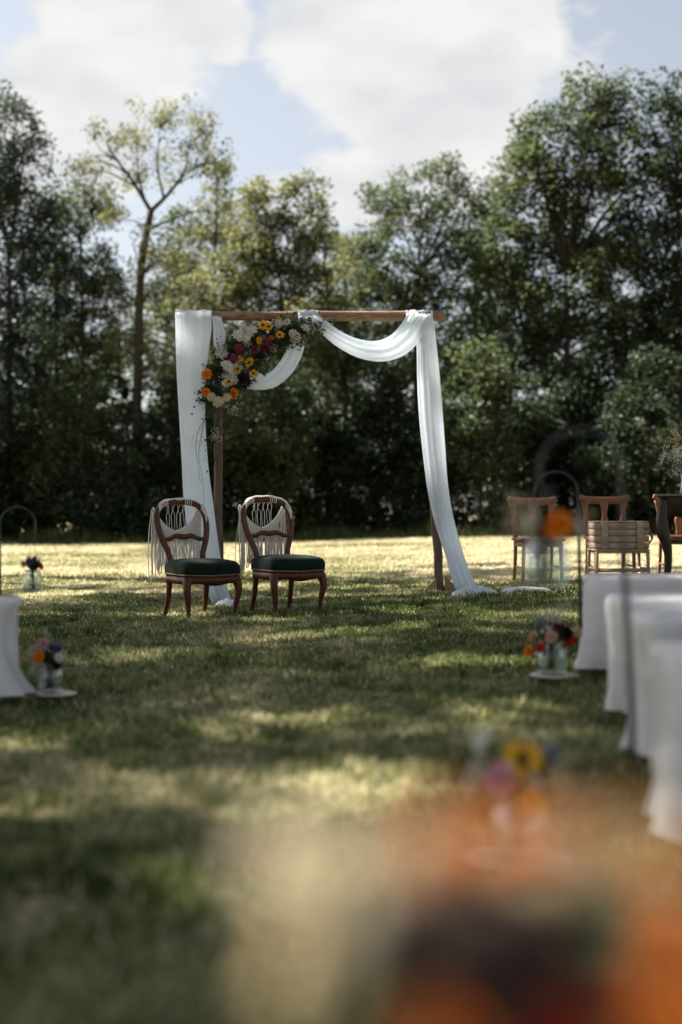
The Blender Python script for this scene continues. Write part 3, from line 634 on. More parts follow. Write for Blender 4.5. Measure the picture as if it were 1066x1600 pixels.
def puddle(name, cx, cy, rx, ry, h, seed, mat, parent=None, loc=None):
    """crumpled heap of cloth lying on the grass"""
    rng = np.random.default_rng(seed); n, m = 14, 40; V = []
    c = ground_at(cx, cy)
    for i in range(n):
        r = i / (n - 1)
        for j in range(m):
            a = 2 * math.pi * j / m
            wob = 1 + .16 * math.sin(3 * a + seed) + .09 * math.sin(7 * a + 2 * seed) + .05 * math.sin(13 * a)
            x = math.cos(a) * rx * r * wob; y = math.sin(a) * ry * r * wob
            fold = abs(math.sin(2.2 * a + 4.5 * r + seed)) * .5 + abs(math.sin(x * 38 + y * 22 + seed)) * .35 + .3 * float(vnoise(x * 40 + seed, y * 40, seed))
            z = h * (1 - r ** 1.6) * (.25 + fold) + .040 * (1 - r ** 8)
            V.append((c.x + x, c.y + y, c.z + z))
    F = [(i * m + j, i * m + (j + 1) % m, (i + 1) * m + (j + 1) % m, (i + 1) * m + j) for i in range(1, n - 1) for j in range(m)]
    F += [(0, m + j, m + (j + 1) % m) for j in range(m)]
    o = obj(name, mesh_np(name, V, F), mat)
    return o
child_local(puddle('pooled_hem', 742, 932, .21, .15, .05, 3, M['drape']), drape)
child_local(puddle('pooled_hem', 356, 951, .10, .09, .04, 5, M['drape']), drape)
tag(puddle('white_blanket', 820, 927, .23, .10, .018, 8, M['rug']), 'flat white cloth lying on the grass beside the drape hem', 'blanket')

# ------------------------------------------------------------------ flower heads (unit-ish meshes, shared)
_cache = {}
def bm_tint(V, F, seed, name, smooth=False):
    rng = np.random.default_rng(seed); return None
def petal_ring(n, r0, r1, w, lift, curl, seed, jitter=.08):
    """n petals as bent 6-vert strips, facing +z"""
    rng = np.random.default_rng(seed); V = []; F = []; T = []
    for k in range(n):
        a = 2 * math.pi * k / n + rng.normal(0, jitter); L = (r1 - r0) * rng.uniform(.88, 1.1); d = np.array([math.cos(a), math.sin(a), 0]); s = np.array([-d[1], d[0], 0])
        tw = rng.normal(0, .1); b = len(V)
        for q, ww in ((0, .45), (.5, 1.0), (.88, .75), (1.0, .15)):
            c = d * (r0 + L * q) + np.array([0, 0, lift * q - curl * q * q + rng.normal(0, .015)])
            V += [c - s * w * ww * .5 + np.array([0, 0, tw * w * .4]), c + s * w * ww * .5 - np.array([0, 0, tw * w * .4])]
        for q in range(3): F.append((b + 2 * q, b + 2 * q + 1, b + 2 * q + 3, b + 2 * q + 2))
        T += [rng.random()] * 8
    return V, F, T
def join(parts):
    V = []; F = []; T = []
    for v, f, t in parts:
        n = len(V); V += list(v); F += [tuple(i + n for i in q) for q in f]; T += list(t)
    return V, F, T
def ball(r, seed, nu=10, nv=7, rough=.12, c=(0, 0, 0), zs=1.0):
    rng = np.random.default_rng(seed); V = []; F = []
    for i in range(nv + 1):
        ph = math.pi * i / nv
        for j in range(nu):
            a = 2 * math.pi * j / nu; q = r * (1 + rng.normal(0, rough))
            V.append(np.array([q * math.sin(ph) * math.cos(a), q * math.sin(ph) * math.sin(a), zs * q * math.cos(ph)]) + np.array(c))
    for i in range(nv):
        for j in range(nu):
            k = (j + 1) % nu; F.append((i * nu + j, i * nu + k, (i + 1) * nu + k, (i + 1) * nu + j))
    return V, F, list(rng.random(len(V)))
def florets(n, R_, seed, size, dome=.55, flat=1.0):
    """umbel / hydrangea: many tiny five-petal florets spread over a dome"""
    rng = np.random.default_rng(seed); out = []
    for k in range(n):
        rr = R_ * math.sqrt((k + .5) / n); a = k * 2.39996
        c = np.array([rr * math.cos(a), rr * math.sin(a), dome * R_ * (1 - (rr / R_) ** 2) * flat]) + rng.normal(0, .03 * R_, 3)
        v, f, t = petal_ring(4, 0, size, size * .95, .15 * size, 0, int(seed * 1000 + k), .3)
        nrm = Vector((c[0] * .9, c[1] * .9, R_ * .8)).to_track_quat('Z', 'Y').to_matrix()
        v = [np.array(nrm @ Vector(p)) + c for p in v]; b = rng.random(); out.append((v, f, [b] * len(v)))
    return join(out)
def flower_mesh(kind, variant=0):
    key = (kind, variant)
    if key in _cache: return _cache[key]
    s = variant + 3
    if kind == 'daisy': d = petal_ring(15, .26, 1.0, .30, .12, .05, s)
    elif kind == 'sunflower': d = join([petal_ring(13, .28, 1.0, .24, .16, .16, s, .14), petal_ring(12, .28, .86, .22, .34, .12, s + 9, .14)])
    elif kind == 'zinnia': d = join([petal_ring(14, .15, 1.0, .38, .06, .10, s), petal_ring(12, .12, .78, .34, .28, .08, s + 1), petal_ring(9, .08, .54, .30, .42, .02, s + 2), petal_ring(6, .02, .32, .26, .50, 0, s + 4)])
    elif kind == 'umbel': d = florets(46, 1.0, s, .15, .45)
    elif kind == 'hydrangea': d = florets(54, .95, s, .20, .95)
    elif kind == 'globe': d = join([ball(.62, s, 12, 9, .05), florets(40, .72, s, .14, 1.1)])
    elif kind == 'snapdragon':
        rng = np.random.default_rng(s); ps = []
        for k in range(26):
            z = k / 26 * 1.7 - .85; a = k * 2.4; rr = .38 * (1 - .45 * (z + .85) / 1.7)
            ps.append(ball(.24 * (1.15 - .3 * (z + .85) / 1.7), s * 50 + k, 6, 4, .16, (rr * math.cos(a), rr * math.sin(a), z)))
        d = join(ps)
    elif kind == 'plume':
        rng = np.random.default_rng(s); ps = []
        for k in range(70):
            z = rng.uniform(-.9, 1.0); rr = .30 * (1 - .6 * abs(z)) * rng.random() ** .5; a = rng.uniform(0, 6.28)
            c = np.array([rr * math.cos(a), rr * math.sin(a), z]); dr = np.array([math.cos(a) * .6, math.sin(a) * .6, .8]); dr /= np.linalg.norm(dr); si = np.cross(dr, rng.normal(0, 1, 3)); si /= np.linalg.norm(si)
            ps.append(([c, c + dr * .12 + si * .03, c + dr * .26, c + dr * .12 - si * .03], [(0, 1, 2, 3)], [rng.random()] * 4))
        d = join(ps)
    elif kind == 'gypsophila':
        rng = np.random.default_rng(s); ps = []
        for k in range(34):
            u = rng.normal(0, 1, 3); u[2] = abs(u[2]) * .8 + .2; u = u / np.linalg.norm(u) * rng.uniform(.45, 1.0); ps.append(ball(.075, s * 77 + k, 5, 3, .2, u))
        d = join(ps)
    elif kind == 'disc': d = join([ball(.32, s, 12, 6, .06, (0, 0, .02), .45)])
    me = mesh_np(kind, np.array(d[0]), d[1], kind in ('globe', 'snapdragon', 'disc'), {'tint': d[2]})
    _cache[key] = me; return me
PRETTY = {'daisy': 'daisy', 'sunflower': 'sunflower', 'zinnia': 'zinnia', 'umbel': 'lace_flower', 'hydrangea': 'hydrangea', 'globe': 'globe_thistle', 'snapdragon': 'snapdragon', 'plume': 'grass_plume', 'gypsophila': 'gypsophila', 'disc': 'flower_disc'}
def flower(kind, color, pos, r, nrm, parent, variant=0, disc='p_brown'):
    me0 = flower_mesh(kind, variant % 3); key = (kind, variant % 3, color)
    if key not in _cache:
        me = me0.copy(); me.materials.clear(); me.materials.append(M[color]); _cache[key] = me
    o = bpy.data.objects.new(PRETTY[kind], _cache[key]); col.objects.link(o); o.parent = parent
    o.location = pos; q = Vector(nrm).normalized().to_track_quat('Z', 'Y'); o.rotation_mode = 'QUATERNION'
    from mathutils import Quaternion
    o.rotation_quaternion = q @ Quaternion((0, 0, 1), variant * 1.7); o.scale = (r, r, r)
    if kind in ('daisy', 'sunflower'):
        k2 = ('disc', 0, disc)
        if k2 not in _cache:
            me = flower_mesh('disc').copy(); me.materials.clear(); me.materials.append(M[disc]); _cache[k2] = me
        c = bpy.data.objects.new('flower_disc', _cache[k2]); col.objects.link(c); c.parent = o
    return o
def leaf_spray(name, centers, size, mat, parent, seed, aspect=.5, up=.2):
    rng = np.random.default_rng(seed); V, F, T = leaf_quads(np.asarray(centers, float), size, rng, up, aspect)
    return obj(name, mesh_np(name, V, F, False, {'tint': T}), M[mat], parent)
def stems(parent, pairs, r=.0022, name='stem', mat='stem', sag=0.0):
    mb = MB()
    for a, b in pairs:
        a = np.asarray(a, float); b = np.asarray(b, float); mid = (a + b) / 2 + np.array([0, 0, sag])
        sweep(mb, smoothpath([a, mid, b], 5), r, sides=5, up=(.3, 1, .2))
    return mb.obj(name, M[mat], parent)

# ---- arrangement hung on the arch
gar = empty('flower_arrangement', (0, 0, 0), 0, 'wildflower arrangement of sunflowers, lace flowers and burgundy blooms tied to the arch beam', 'flowers')
gar.location = arch_pt(400, 540, .12)
def zp(u, v, off):       # u,v in a 4.44x close-up of the arrangement
    return arch_pt(300 + u / 4.442, 470 + v / 4.44, off) - gar.location
def face(seed):
    rng = random.Random(seed); return (rng.uniform(-.8, .8), -1, rng.uniform(-.35, .9))
PXM = 12.3 / FPX
heads = []
for (k, c, lst) in (
    ('hydrangea', 'p_white', [(325, 245, 9), (415, 215, 9), (240, 455, 9), (378, 262, 6)]),
    ('umbel', 'p_white', [(715, 255, 9), (205, 365, 9), (790, 185, 7), (600, 160, 6), (655, 150, 6.5), (290, 545, 7), (365, 215, 9)]),
    ('hydrangea', 'p_cream', [(135, 668, 6.5), (185, 700, 8), (245, 672, 6.5), (700, 225, 6)]),
    ('sunflower', 'p_yellow', [(490, 168, 7.5), (535, 178, 6.5), (610, 236, 7), (398, 428, 8), (428, 505, 7), (255, 560, 7), (318, 475, 7.5)]),
    ('zinnia', 'p_yellow', [(468, 275, 5.2), (604, 122, 4.2), (333, 402, 5.5)]),
    ('zinnia', 'p_orange', [(548, 256, 5), (105, 508, 7.5), (98, 630, 6.5), (290, 642, 8)]),
    ('hydrangea', 'p_magenta', [(325, 330, 6.5), (290, 405, 7), (525, 290, 6)]),
    ('zinnia', 'p_magenta', [(345, 345, 6), (262, 392, 6.5), (435, 340, 6.5), (500, 325, 6), (275, 420, 6), (540, 310, 5)]),
    ('globe', 'p_blue', [(495, 255, 5), (335, 440, 4.5), (400, 300, 5), (585, 200, 4.5)]),
    ('zinnia', 'p_dark', [(350, 545, 10), (385, 575, 8), (470, 380, 6)]),
    ('gypsophila', 'p_white', [(590, 150, 8), (370, 290, 8), (230, 540, 9), (290, 765, 9), (320, 735, 7), (165, 910, 8), (190, 960, 7), (140, 950, 6), (205, 330, 8), (560, 330, 7), (235, 590, 8), (400, 590, 7), (830, 215, 7)])):
    for (u, v, r) in lst: heads.append((k, c, u, v, r))
pairs = []
for i, (k, c, u, v, r) in enumerate(heads):
    off = .15 + .05 * ((i * 7) % 5) / 5 + (.03 if k in ('sunflower', 'hydrangea') else 0)
    p = zp(u, v, off); flower(k, c, p, r * 1.15 * PXM, face(i), gar, i)
    core = zp(u * .75 + 85, v * .75 + 90, .06); pairs.append((core, p))
stems(gar, pairs, .0025)
rng = np.random.default_rng(77)
path = smoothpath([(140, 720), (130, 600), (180, 470), (250, 350), (370, 290), (480, 240), (600, 200), (720, 190), (820, 190)], 60)
path2 = smoothpath([(250, 640), (330, 560), (400, 480), (470, 380), (560, 310), (660, 270), (740, 250)], 40)
cs = []
for pth, n, sp in ((path, 1700, 40), (path2, 1000, 36)):
    for k in rng.integers(0, len(pth), n):
        u, v = pth[k] + rng.normal(0, sp, 2); cs.append(zp(u, v, rng.uniform(.04, .155)))
leaf_spray('leaf_foliage', cs, .046, 'flower_leaf', gar, 1)['kind'] = 'stuff'
cs = [zp(*(np.array([800, 190]) + rng.normal(0, 1, 2) * np.array([75, 42])), rng.uniform(.06, .16)) for _ in range(130)] + [zp(*(np.array([760, 260]) + rng.normal(0, 32, 2)), rng.uniform(.1, .17)) for _ in range(70)]
leaf_spray('eucalyptus_spray', cs, .038, 'eucalyptus', gar, 2, .6)['kind'] = 'stuff'
cs = [zp(*(np.array([165, 930]) + rng.normal(0, 1, 2) * np.array([45, 120])), rng.uniform(.06, .12)) for _ in range(90)]
leaf_spray('trailing_foliage', cs, .034, 'flower_leaf', gar, 3)['kind'] = 'stuff'
for k, pts in enumerate(([(42, 645), (30, 690), (15, 735), (0, 785)], [(520, 480), (500, 505)], [(772, 138), (760, 150)])):
    V = []
    for (u, v) in pts:
        mb = MB()
        c = np.array(zp(u, v, .17)); w = .024 if k == 0 else .04; b = len(V)
        a_ = rng.uniform(-.6, .6)
        sh = [(0, -1), (.9, -.2), (.45, .1), (.95, .75), (0, .45), (-.95, .75), (-.45, .1), (-.9, -.2)]
        q = [c + w * .5 * np.array([x * math.cos(a_) - y * math.sin(a_), .25 * abs(x), x * math.sin(a_) + y * math.cos(a_)]) for x, y in sh]
        mb.add([c] + q, [(0, 1 + i, 1 + (i + 1) % 8) for i in range(8)])
        mb.obj('ivy_leaf', M['flower_leaf'], gar, False)
mb = MB()
for pts, r in (([(130, 690), (100, 800), (45, 900), (28, 1010), (40, 1110), (60, 1260)], .0028), ([(125, 700), (85, 850), (60, 960), (48, 1080), (75, 1240), (85, 1420)], .0024), ([(155, 720), (158, 850), (165, 980), (158, 1110), (140, 1250)], .003), ([(120, 700), (90, 790), (75, 870), (65, 1000)], .0026), ([(200, 720), (230, 850), (240, 1000), (225, 1180), (245, 1300)], .002)):
    sweep(mb, smoothpath([np.array(zp(u, v, .12)) for u, v in pts], 24), np.linspace(r, r * .5, 24), sides=5, up=(.3, 1, .1))
mb.obj('trailing_grass', M['stem'], gar)

# ------------------------------------------------------------------ balloon-back chairs
def velvet_chair(loc, rz, label):
    t = empty('upholstered_chair', loc, rz, label, 'chair', 'pair of balloon-back chairs before the arch')
    W = M['wood_dark']
    def outline(sc, n=48, front=.225, back=-.205, wf=.235, wb=.185):
        """seat plan: serpentine front, tapering back"""
        pts = smoothpath([(-wb, back), (-wb - .012, back + .1), (-wf + .01, .06), (-wf, front - .035), (-wf + .035, front), (-.10, front + .012), (0, front + .022), (.10, front + .012), (wf - .035, front), (wf, front - .035), (wf - .01, .06), (wb + .012, back + .1), (wb, back), (.08, back - .012), (-.08, back - .012), (-wb, back)], n + 1)[:-1]
        c = pts.mean(0); return c + (pts - c) * sc
    n = 48
    def stack(prof, cap=True):
        m_ = MB(); V = []; F = []
        for sc, z, dome in prof:
            for x, y in outline(sc): V.append((x, y, z - dome * (0)))
        for i in range(len(prof) - 1):
            for j in range(n): k = (j + 1) % n; F.append((i * n + j, (i + 1) * n + j, (i + 1) * n + k, i * n + k))
        F.append(tuple((len(prof) - 1) * n + j for j in range(n))[::-1]); F.append(tuple(range(n)))
        m_.add(V, F); return m_
    cu = stack([(.975, .332, 0), (1.01, .345, 0), (1.025, .375, 0), (1.01, .405, 0), (.97, .425, 0), (.88, .440, 0), (.7, .452, 0), (.4, .460, 0), (.1, .462, 0)]).obj('seat_cushion', M['velvet'], t)
    br = MB(); o2 = outline(1.008); sweep(br, np.array([(x, y, .336 + .006 * abs(x) / .2) for x, y in np.vstack([o2, o2[:2]])]), .0045, .006, sides=6, up=(0, 0, 1), cap=False)
    br.obj('braid_trim', M['braid'], cu)
    # apron with arched lower edge
    V = []; F = []; o3 = outline(.985)
    for i, sc in enumerate((0, 1)):
        for x, y in o3:
            low = .272 + .02 * (abs(x) / .2) ** 2 * 0 - .012 * math.cos(x * 16) * (y > .15)
            V.append((x, y, .332 if sc else low))
    for x, y in outline(.90):
        V.append((x, y, .275))
    for j in range(n):
        k = (j + 1) % n; F += [(j, k, n + k, n + j), (2 * n + j, 2 * n + k, k, j)]
    F.append(tuple(n + j for j in range(n))); F.append(tuple(2 * n + j for j in range(n))[::-1])
    ap = MB(); ap.add(V, F); ap.obj('apron', W, t)
    for s in (-1, 1):
        m_ = MB(); p = smoothpath([(s * .205, .185, .325), (s * .215, .205, .27), (s * .218, .212, .21), (s * .203, .198, .12), (s * .198, .194, .05), (s * .208, .210, .0)], 20)
        sweep(m_, p, np.interp(np.linspace(0, 1, 20), [0, .18, .4, .7, .9, 1], [.030, .030, .024, .016, .014, .019]), sides=10, up=(0, 1, 0), power=3); m_.obj('leg', W, t)
        m_ = MB(); p = smoothpath([(s * .160, -.180, .33), (s * .162, -.190, .22), (s * .165, -.215, .10), (s * .170, -.255, 0)], 14)
        sweep(m_, p, np.linspace(.023, .015, 14), sides=8, up=(0, 1, 0), power=3); m_.obj('leg', W, t)
    def back_y(z): return -.195 - .20 * max(z - .36, 0) - .10 * max(z - .55, 0)
    prof = [(-.135, .30), (-.138, .42), (-.150, .50), (-.182, .58), (-.205, .66), (-.212, .74), (-.200, .81), (-.155, .862), (-.08, .884), (0, .890)]
    prof = prof + [(-x, z) for x, z in prof[-2::-1]]
    p = smoothpath([(x, back_y(z), z) for x, z in prof], 72)
    m_ = MB(); q = np.linspace(0, 1, 72); wid = np.interp(np.abs(q - .5) * 2, [0, .25, .5, .8, 1], [.021, .022, .026, .024, .021])
    sweep(m_, p, wid, .013, sides=12, up=(0, 1, 0), power=2.6); bf = m_.obj('back_frame', W, t)
    m_ = MB(); zc = .615
    pr_ = smoothpath([(x, back_y(zc + d), zc + d) for x, d in ((-.195, -.012), (-.13, -.012), (-.07, .010), (0, .004), (.07, .010), (.13, -.012), (.195, -.012))], 30)
    sweep(m_, pr_, np.interp(np.linspace(0, 1, 30), [0, .3, .5, .7, 1], [.015, .019, .022, .019, .015]), .011, sides=10, up=(0, 1, 0)); m_.obj('cross_rail', W, t)
    return t, back_y
CHL = ground_at(312, 967); CHR = ground_at(446, 958.5)
ROT = R(180 + 34)
def macrame(loc, rz, label, back_y, seed):
    rng = np.random.default_rng(seed); t = empty('macrame_hanging', loc, rz, label, 'macrame', 'macrame hangings on the chair backs')
    def cords(name, lst, r=.0036):
        mb = MB()
        for pts in lst: n = max(6, 4 * len(pts)); sweep(mb, smoothpath(pts, n), r * rng.uniform(.8, 1.2), sides=5, up=(.2, 1, .1))
        o = mb.obj(name, M['cord'], t); return o
    # cord wound round the top rail
    w = []; prof = smoothpath([(-.212, .73), (-.200, .81), (-.155, .862), (-.08, .884), (0, .890), (.08, .884), (.155, .862), (.200, .81)], 90)
    for k0, k1 in ((2, 20), (34, 44), (66, 86)):            # wraps gathered at the corners and the middle
        hel = []
        for k in np.linspace(k0, k1, (k1 - k0) * 3):
            x = np.interp(k, np.arange(90), prof[:, 0]); z = np.interp(k, np.arange(90), prof[:, 1]); a = k * 2.3
            hel.append((x + rng.normal(0, .0015), back_y(z) + .019 * math.cos(a), z + .004 + .024 * math.sin(a)))
        w.append(hel)
    for q in range(5):                                      # loose cords lying along the top of the rail
        w.append([(x * (1.0 + .01 * q) + rng.normal(0, .002), back_y(z) - .014 + .009 * q + rng.normal(0, .003), z + .022 + .005 * (q % 2) + rng.normal(0, .003)) for x, z in prof[4:88:6]])
    cords('wound_cord', w, .0045)
    yb = lambda z: back_y(.89) - .045 + .03 * (.89 - z)
    # V-shaped knotted band
    bands = []
    for k in range(9):
        d = k * .0085
        bands.append([(-.198, yb(.84), .845 - d), (-.15, yb(.78), .765 - d), (-.08, yb(.7), .695 - d), (0, yb(.68), .660 - d * 1.2), (.08, yb(.7), .695 - d), (.15, yb(.78), .765 - d), (.198, yb(.84), .845 - d)])
    for k in range(34):                      # knots crossing the band
        u = -1 + 2 * k / 33; x = .195 * u; z0 = np.interp(abs(u), [0, .4, .77, 1], [.660, .695, .765, .845])
        bands.append([(x, yb(z0) - .006, z0 + .004), (x + .012, yb(z0) - .009, z0 - .025), (x - .004, yb(z0) - .006, z0 - .058)])
    cords('knotted_band', bands, .0042)
    inner = []
    for k in range(9):                      # loose strands with diamond crossings inside the V
        x = -.085 + .021 * k + rng.normal(0, .004); s = rng.uniform(.3, 1.3) * (1 if k % 2 else -1)
        zlow = np.interp(abs(x), [0, .08, .15], [.665, .70, .77])
        inner.append([(x, yb(.87) + .01, .868), (x + s * .016, yb(.82), .825), (x - s * .004, yb(.78), .785), (x + rng.normal(0, .004), yb(zlow), zlow)])
    cords('inner_strands', inner, .0024)
    fr = []
    for k in range(104):
        u = -1 + 2 * k / 103; x = .215 * u; z0 = np.interp(abs(u), [0, .4, .77, 1], [.640, .675, .745, .825]); zl = np.interp(abs(u), [0, .6, .85, 1], [.40, .37, .31, .25]) + rng.normal(0, .018)
        j = rng.normal(0, .011); yy = yb(.7) + rng.normal(0, .006)
        fr.append([(x, yy, z0), (x + j, yy - .004, (z0 * 2 + zl) / 3), (x + j * 1.5, yy + rng.normal(0, .006), (z0 + 2 * zl) / 3), (x + j + rng.normal(0, .006), yy, zl)])
    f = cords('fringe', fr, .0034); f['kind'] = 'stuff'
    return t
c1, by = velvet_chair(CHL, ROT, 'carved mahogany chair with dark green velvet seat, next to the left drape panel')
c2, _ = velvet_chair(CHR, R(180 + 32), 'carved mahogany chair with dark green velvet seat, alone in the arch opening')
macrame(CHL, ROT, 'cream macrame hanging over the back of the chair next to the left drape panel', by, 1)
macrame(CHR, R(180 + 32), 'cream macrame hanging over the back of the chair in the arch opening', by, 2)

# ------------------------------------------------------------------ wooden chairs, stool, crate, table on the right
def yoke_chair(loc, rz, label):
    t = empty('wooden_chair', loc, rz, label, 'chair', 'yoke-backed wooden chairs'); W = M['wood_brown']
    m_ = MB(); p = smoothpath([(-.25, -.235, .845), (-.19, -.26, .822), (-.08, -.275, .812), (.08, -.275, .812), (.19, -.26, .822), (.25, -.235, .845)], 28)
    sweep(m_, p, np.interp(np.linspace(0, 1, 28), [0, .12, .5, .88, 1], [.026, .034, .036, .034, .026]), .013, sides=10, up=(0, 1, 0), power=4); m_.obj('crest_rail', W, t)
    for x in (-.2, 0, .2):
        m_ = MB(); z = np.linspace(.44, .80, 14); w = np.interp(z, [.44, .52, .60, .66, .72, .80], [.030, .026, .042, .022, .030, .046]) * (1.0 if x == 0 else .85)
        q = np.stack([np.full(14, x) + np.sign(x) * .05 * (.80 - z) * -1, -.20 - .17 * (z - .44), z], 1)
        sweep(m_, q, w, .010, sides=8, up=(0, 1, 0), power=4); m_.obj('splat' if x == 0 else 'stile', W, t)
    m_ = MB(); box(m_, (0, .0, .435), (.45, .43, .03), .01); m_.obj('seat', W, t)
    m_ = MB(); box(m_, (0, 0, .39), (.40, .38, .055), .004); m_.obj('seat_rail', W, t)
    for sx in (-1, 1):
        m_ = MB(); sweep(m_, [(sx * .185, .175, .40), (sx * .19, .178, .2), (sx * .195, .18, 0)], [.020, .018, .014], sides=8, power=4); m_.obj('leg', W, t)
        m_ = MB(); sweep(m_, smoothpath([(sx * .185, -.19, .42), (sx * .187, -.20, .2), (sx * .19, -.25, 0)], 8), np.linspace(.020, .014, 8), sides=8, power=4); m_.obj('leg', W, t)
        m_ = MB(); sweep(m_, [(sx * .19, .17, .16), (sx * .19, -.2, .16)], .010, sides=8, up=(0, 0, 1)); m_.obj('stretcher', W, t)
    return t
def gp(px, Y):
    X = (px - CX) / FPX * Y; return Vector((X, Y, gzf(X)))
yoke_chair(gp(841, 14.2), R(180 + 6), 'yoke-backed brown wooden chair standing behind the hanging jar of orange flowers')
yoke_chair(gp(954, 14.2), R(180 + 4), 'yoke-backed brown wooden chair standing right behind the slatted crate')
yoke_chair(gp(1066, 14.3), R(180 - 4), 'yoke-backed brown wooden chair standing behind the dark table')
def stool(loc, rz):
    t = empty('rattan_stool', loc, rz, 'low brown cane stool carrying the slatted crate', 'stool'); W = M['crate']
    w, d, h = .235, .16, .345
    for sx in (-1, 1):
        for sy in (-1, 1):
            m_ = MB(); sweep(m_, [(sx * w, sy * d, h), (sx * w * 1.02, sy * d * 1.02, h / 2), (sx * w * 1.05, sy * d * 1.05, 0)], .017, sides=8); m_.obj('leg', W, t)
    for z in (h - .012, .11, .16):
        for s in (-1, 1):
            m_ = MB(); sweep(m_, [(-w, s * d, z), (w, s * d, z)], .012, sides=8, up=(0, 0, 1)); m_.obj('rail', W, t)
            m_ = MB(); sweep(m_, [(s * w, -d, z + .015), (s * w, d, z + .015)], .012, sides=8, up=(0, 0, 1)); m_.obj('rail', W, t)
    m_ = MB(); box(m_, (0, 0, h + .003), (.51, .36, .014), .005); m_.obj('seat', W, t)
    return h + .012
SL = gp(966, 13.2); sh_ = stool(SL, R(3))
crate = empty('wooden_crate', SL + Vector((0, 0, sh_)), R(3), 'slatted brown wooden crate with two upright battens on the cane stool', 'crate')
cw, cdp, ch = .50, .32, .245
for s in (-1, 1):
    for k in range(4):
        m_ = MB(); box(m_, (0, s * (cdp / 2 - .008), .031 + k * .061), (cw, .014, .056), .004); m_.obj('board', M['crate'], crate)
    for k in range(4):
        m_ = MB(); box(m_, (s * (cw / 2 - .008), 0, .031 + k * .061), (.014, cdp - .034, .056), .004); m_.obj('board', M['crate'], crate)
    for x in (-.165, .165):
        m_ = MB(); box(m_, (x, s * (cdp / 2 + .008), .128), (.062, .016, .262), .004); m_.obj('batten', M['crate'], crate)
for k in range(5):
    m_ = MB(); box(m_, (0, -cdp / 2 + .034 + k * .063, ch + .006), (cw, .058, .012), .003); m_.obj('lid_board', M['crate'], crate)
m_ = MB(); box(m_, (0, 0, .006), (cw - .03, cdp - .05, .010), .002); m_.obj('bottom_board', M['crate'], crate)
m_ = MB(); sweep(m_, [(cw / 2 + .004, -.12, .20), (cw / 2 + .045, -.1, .10), (cw / 2 + .05, .1, .02)], .012, .006, sides=6); m_.obj('strap', M['board'], crate)
# dark table
TB = gp(1118, 13.15); tw, td, th = 1.06, .55, .835
table = empty('side_table', TB, R(-12.5), 'dark carved side table with curved legs at the end of the chair row', 'table')
m_ = MB(); box(m_, (0, 0, th), (tw, td, .028), .008); m_.obj('table_top', M['wood_black'], table)
for s in (-1, 1):
    V = []; xs = np.linspace(-tw / 2 + .05, tw / 2 - .05, 24); m_ = MB()
    low = th - .27 + .08 * np.cos((xs) / tw * 2 * math.pi * 1.5) ** 2
    for x, l in zip(xs, low): V += [(x, s * (td / 2 - .045), l), (x, s * (td / 2 - .045), th - .014), (x, s * (td / 2 - .065), l), (x, s * (td / 2 - .065), th - .014)]
    F = []
    for i in range(23): a = i * 4; b = a + 4; F += [(a, b, b + 1, a + 1), (a + 2, a + 3, b + 3, b + 2), (a, a + 2, b + 2, b)]
    m_.add(V, F); m_.obj('apron', M['wood_black'], table)
    m_ = MB(); box(m_, (s * (tw / 2 - .06), 0, th - .10), (.02, td - .13, .17), .004); m_.obj('side_apron', M['wood_black'], table)
    for sy in (-1, 1):
        m_ = MB(); x0 = s * (tw / 2 - .06); y0 = sy * (td / 2 - .06); p = smoothpath([(x0, y0, th - .02), (x0 + s * .005, y0, th - .16), (x0 + s * .012, y0, th - .30), (x0 - s * .03, y0, th - .45), (x0 - s * .045, y0, .22), (x0 - s * .025, y0, .06), (x0 + s * .005, y0, 0)], 26)
        sweep(m_, p, np.interp(np.linspace(0, 1, 26), [0, .2, .4, .6, .85, 1], [.042, .050, .058, .036, .026, .036]), sides=10, power=3); m_.obj('leg', M['wood_black'], table)
m_ = MB(); box(m_, (0, 0, .42), (tw - .22, td - .18, .022), .005); m_.obj('shelf', M['wood_black'], table)

# ------------------------------------------------------------------ jars, bouquets, wood slices, hooks
def jar(loc, label, r=.045, h=.13, fill=.55, wire=False, group='glass jars of flowers'):
    t = empty('glass_jar', loc, 0, label, 'jar', group)
    m_ = MB(); lathe(m_, [(.001, .004), (r * .9, .004), (r, .016), (r, h * .74), (r * .86, h * .84), (r * .80, h * .88), (r * .82, h * .985), (r * .86, h), (r * .76, h * .99), (r * .74, h * .88), (r * .80, h * .83), (r * .95, h * .73), (r * .95, .02), (r * .85, .012), (.001, .012)], 28)
    m_.obj('jar_glass', M['glass'], t)
    m_ = MB(); lathe(m_, [(.001, .014), (r * .84, .014), (r * .935, .022), (r * .935, h * fill), (.001, h * fill)], 24); m_.obj('water', M['water'], t)
    if wire:
        m_ = MB(); a = np.linspace(0, 2 * math.pi, 25); sweep(m_, np.stack([np.cos(a) * r * .83, np.sin(a) * r * .83, np.full(25, h * .93)], 1), .0016, sides=5, up=(0, 0, 1), cap=False)
        sweep(m_, smoothpath([(-r * .83, 0, h * .93), (-r * .9, 0, h * 1.3), (-r * .5, 0, wire * .7), (0, 0, wire), (r * .5, 0, wire * .7), (r * .9, 0, h * 1.3), (r * .83, 0, h * .93)], 30), .0014, sides=5, up=(0, 1, 0))
        m_.obj('wire_handle', M['wire'], t)
    return t
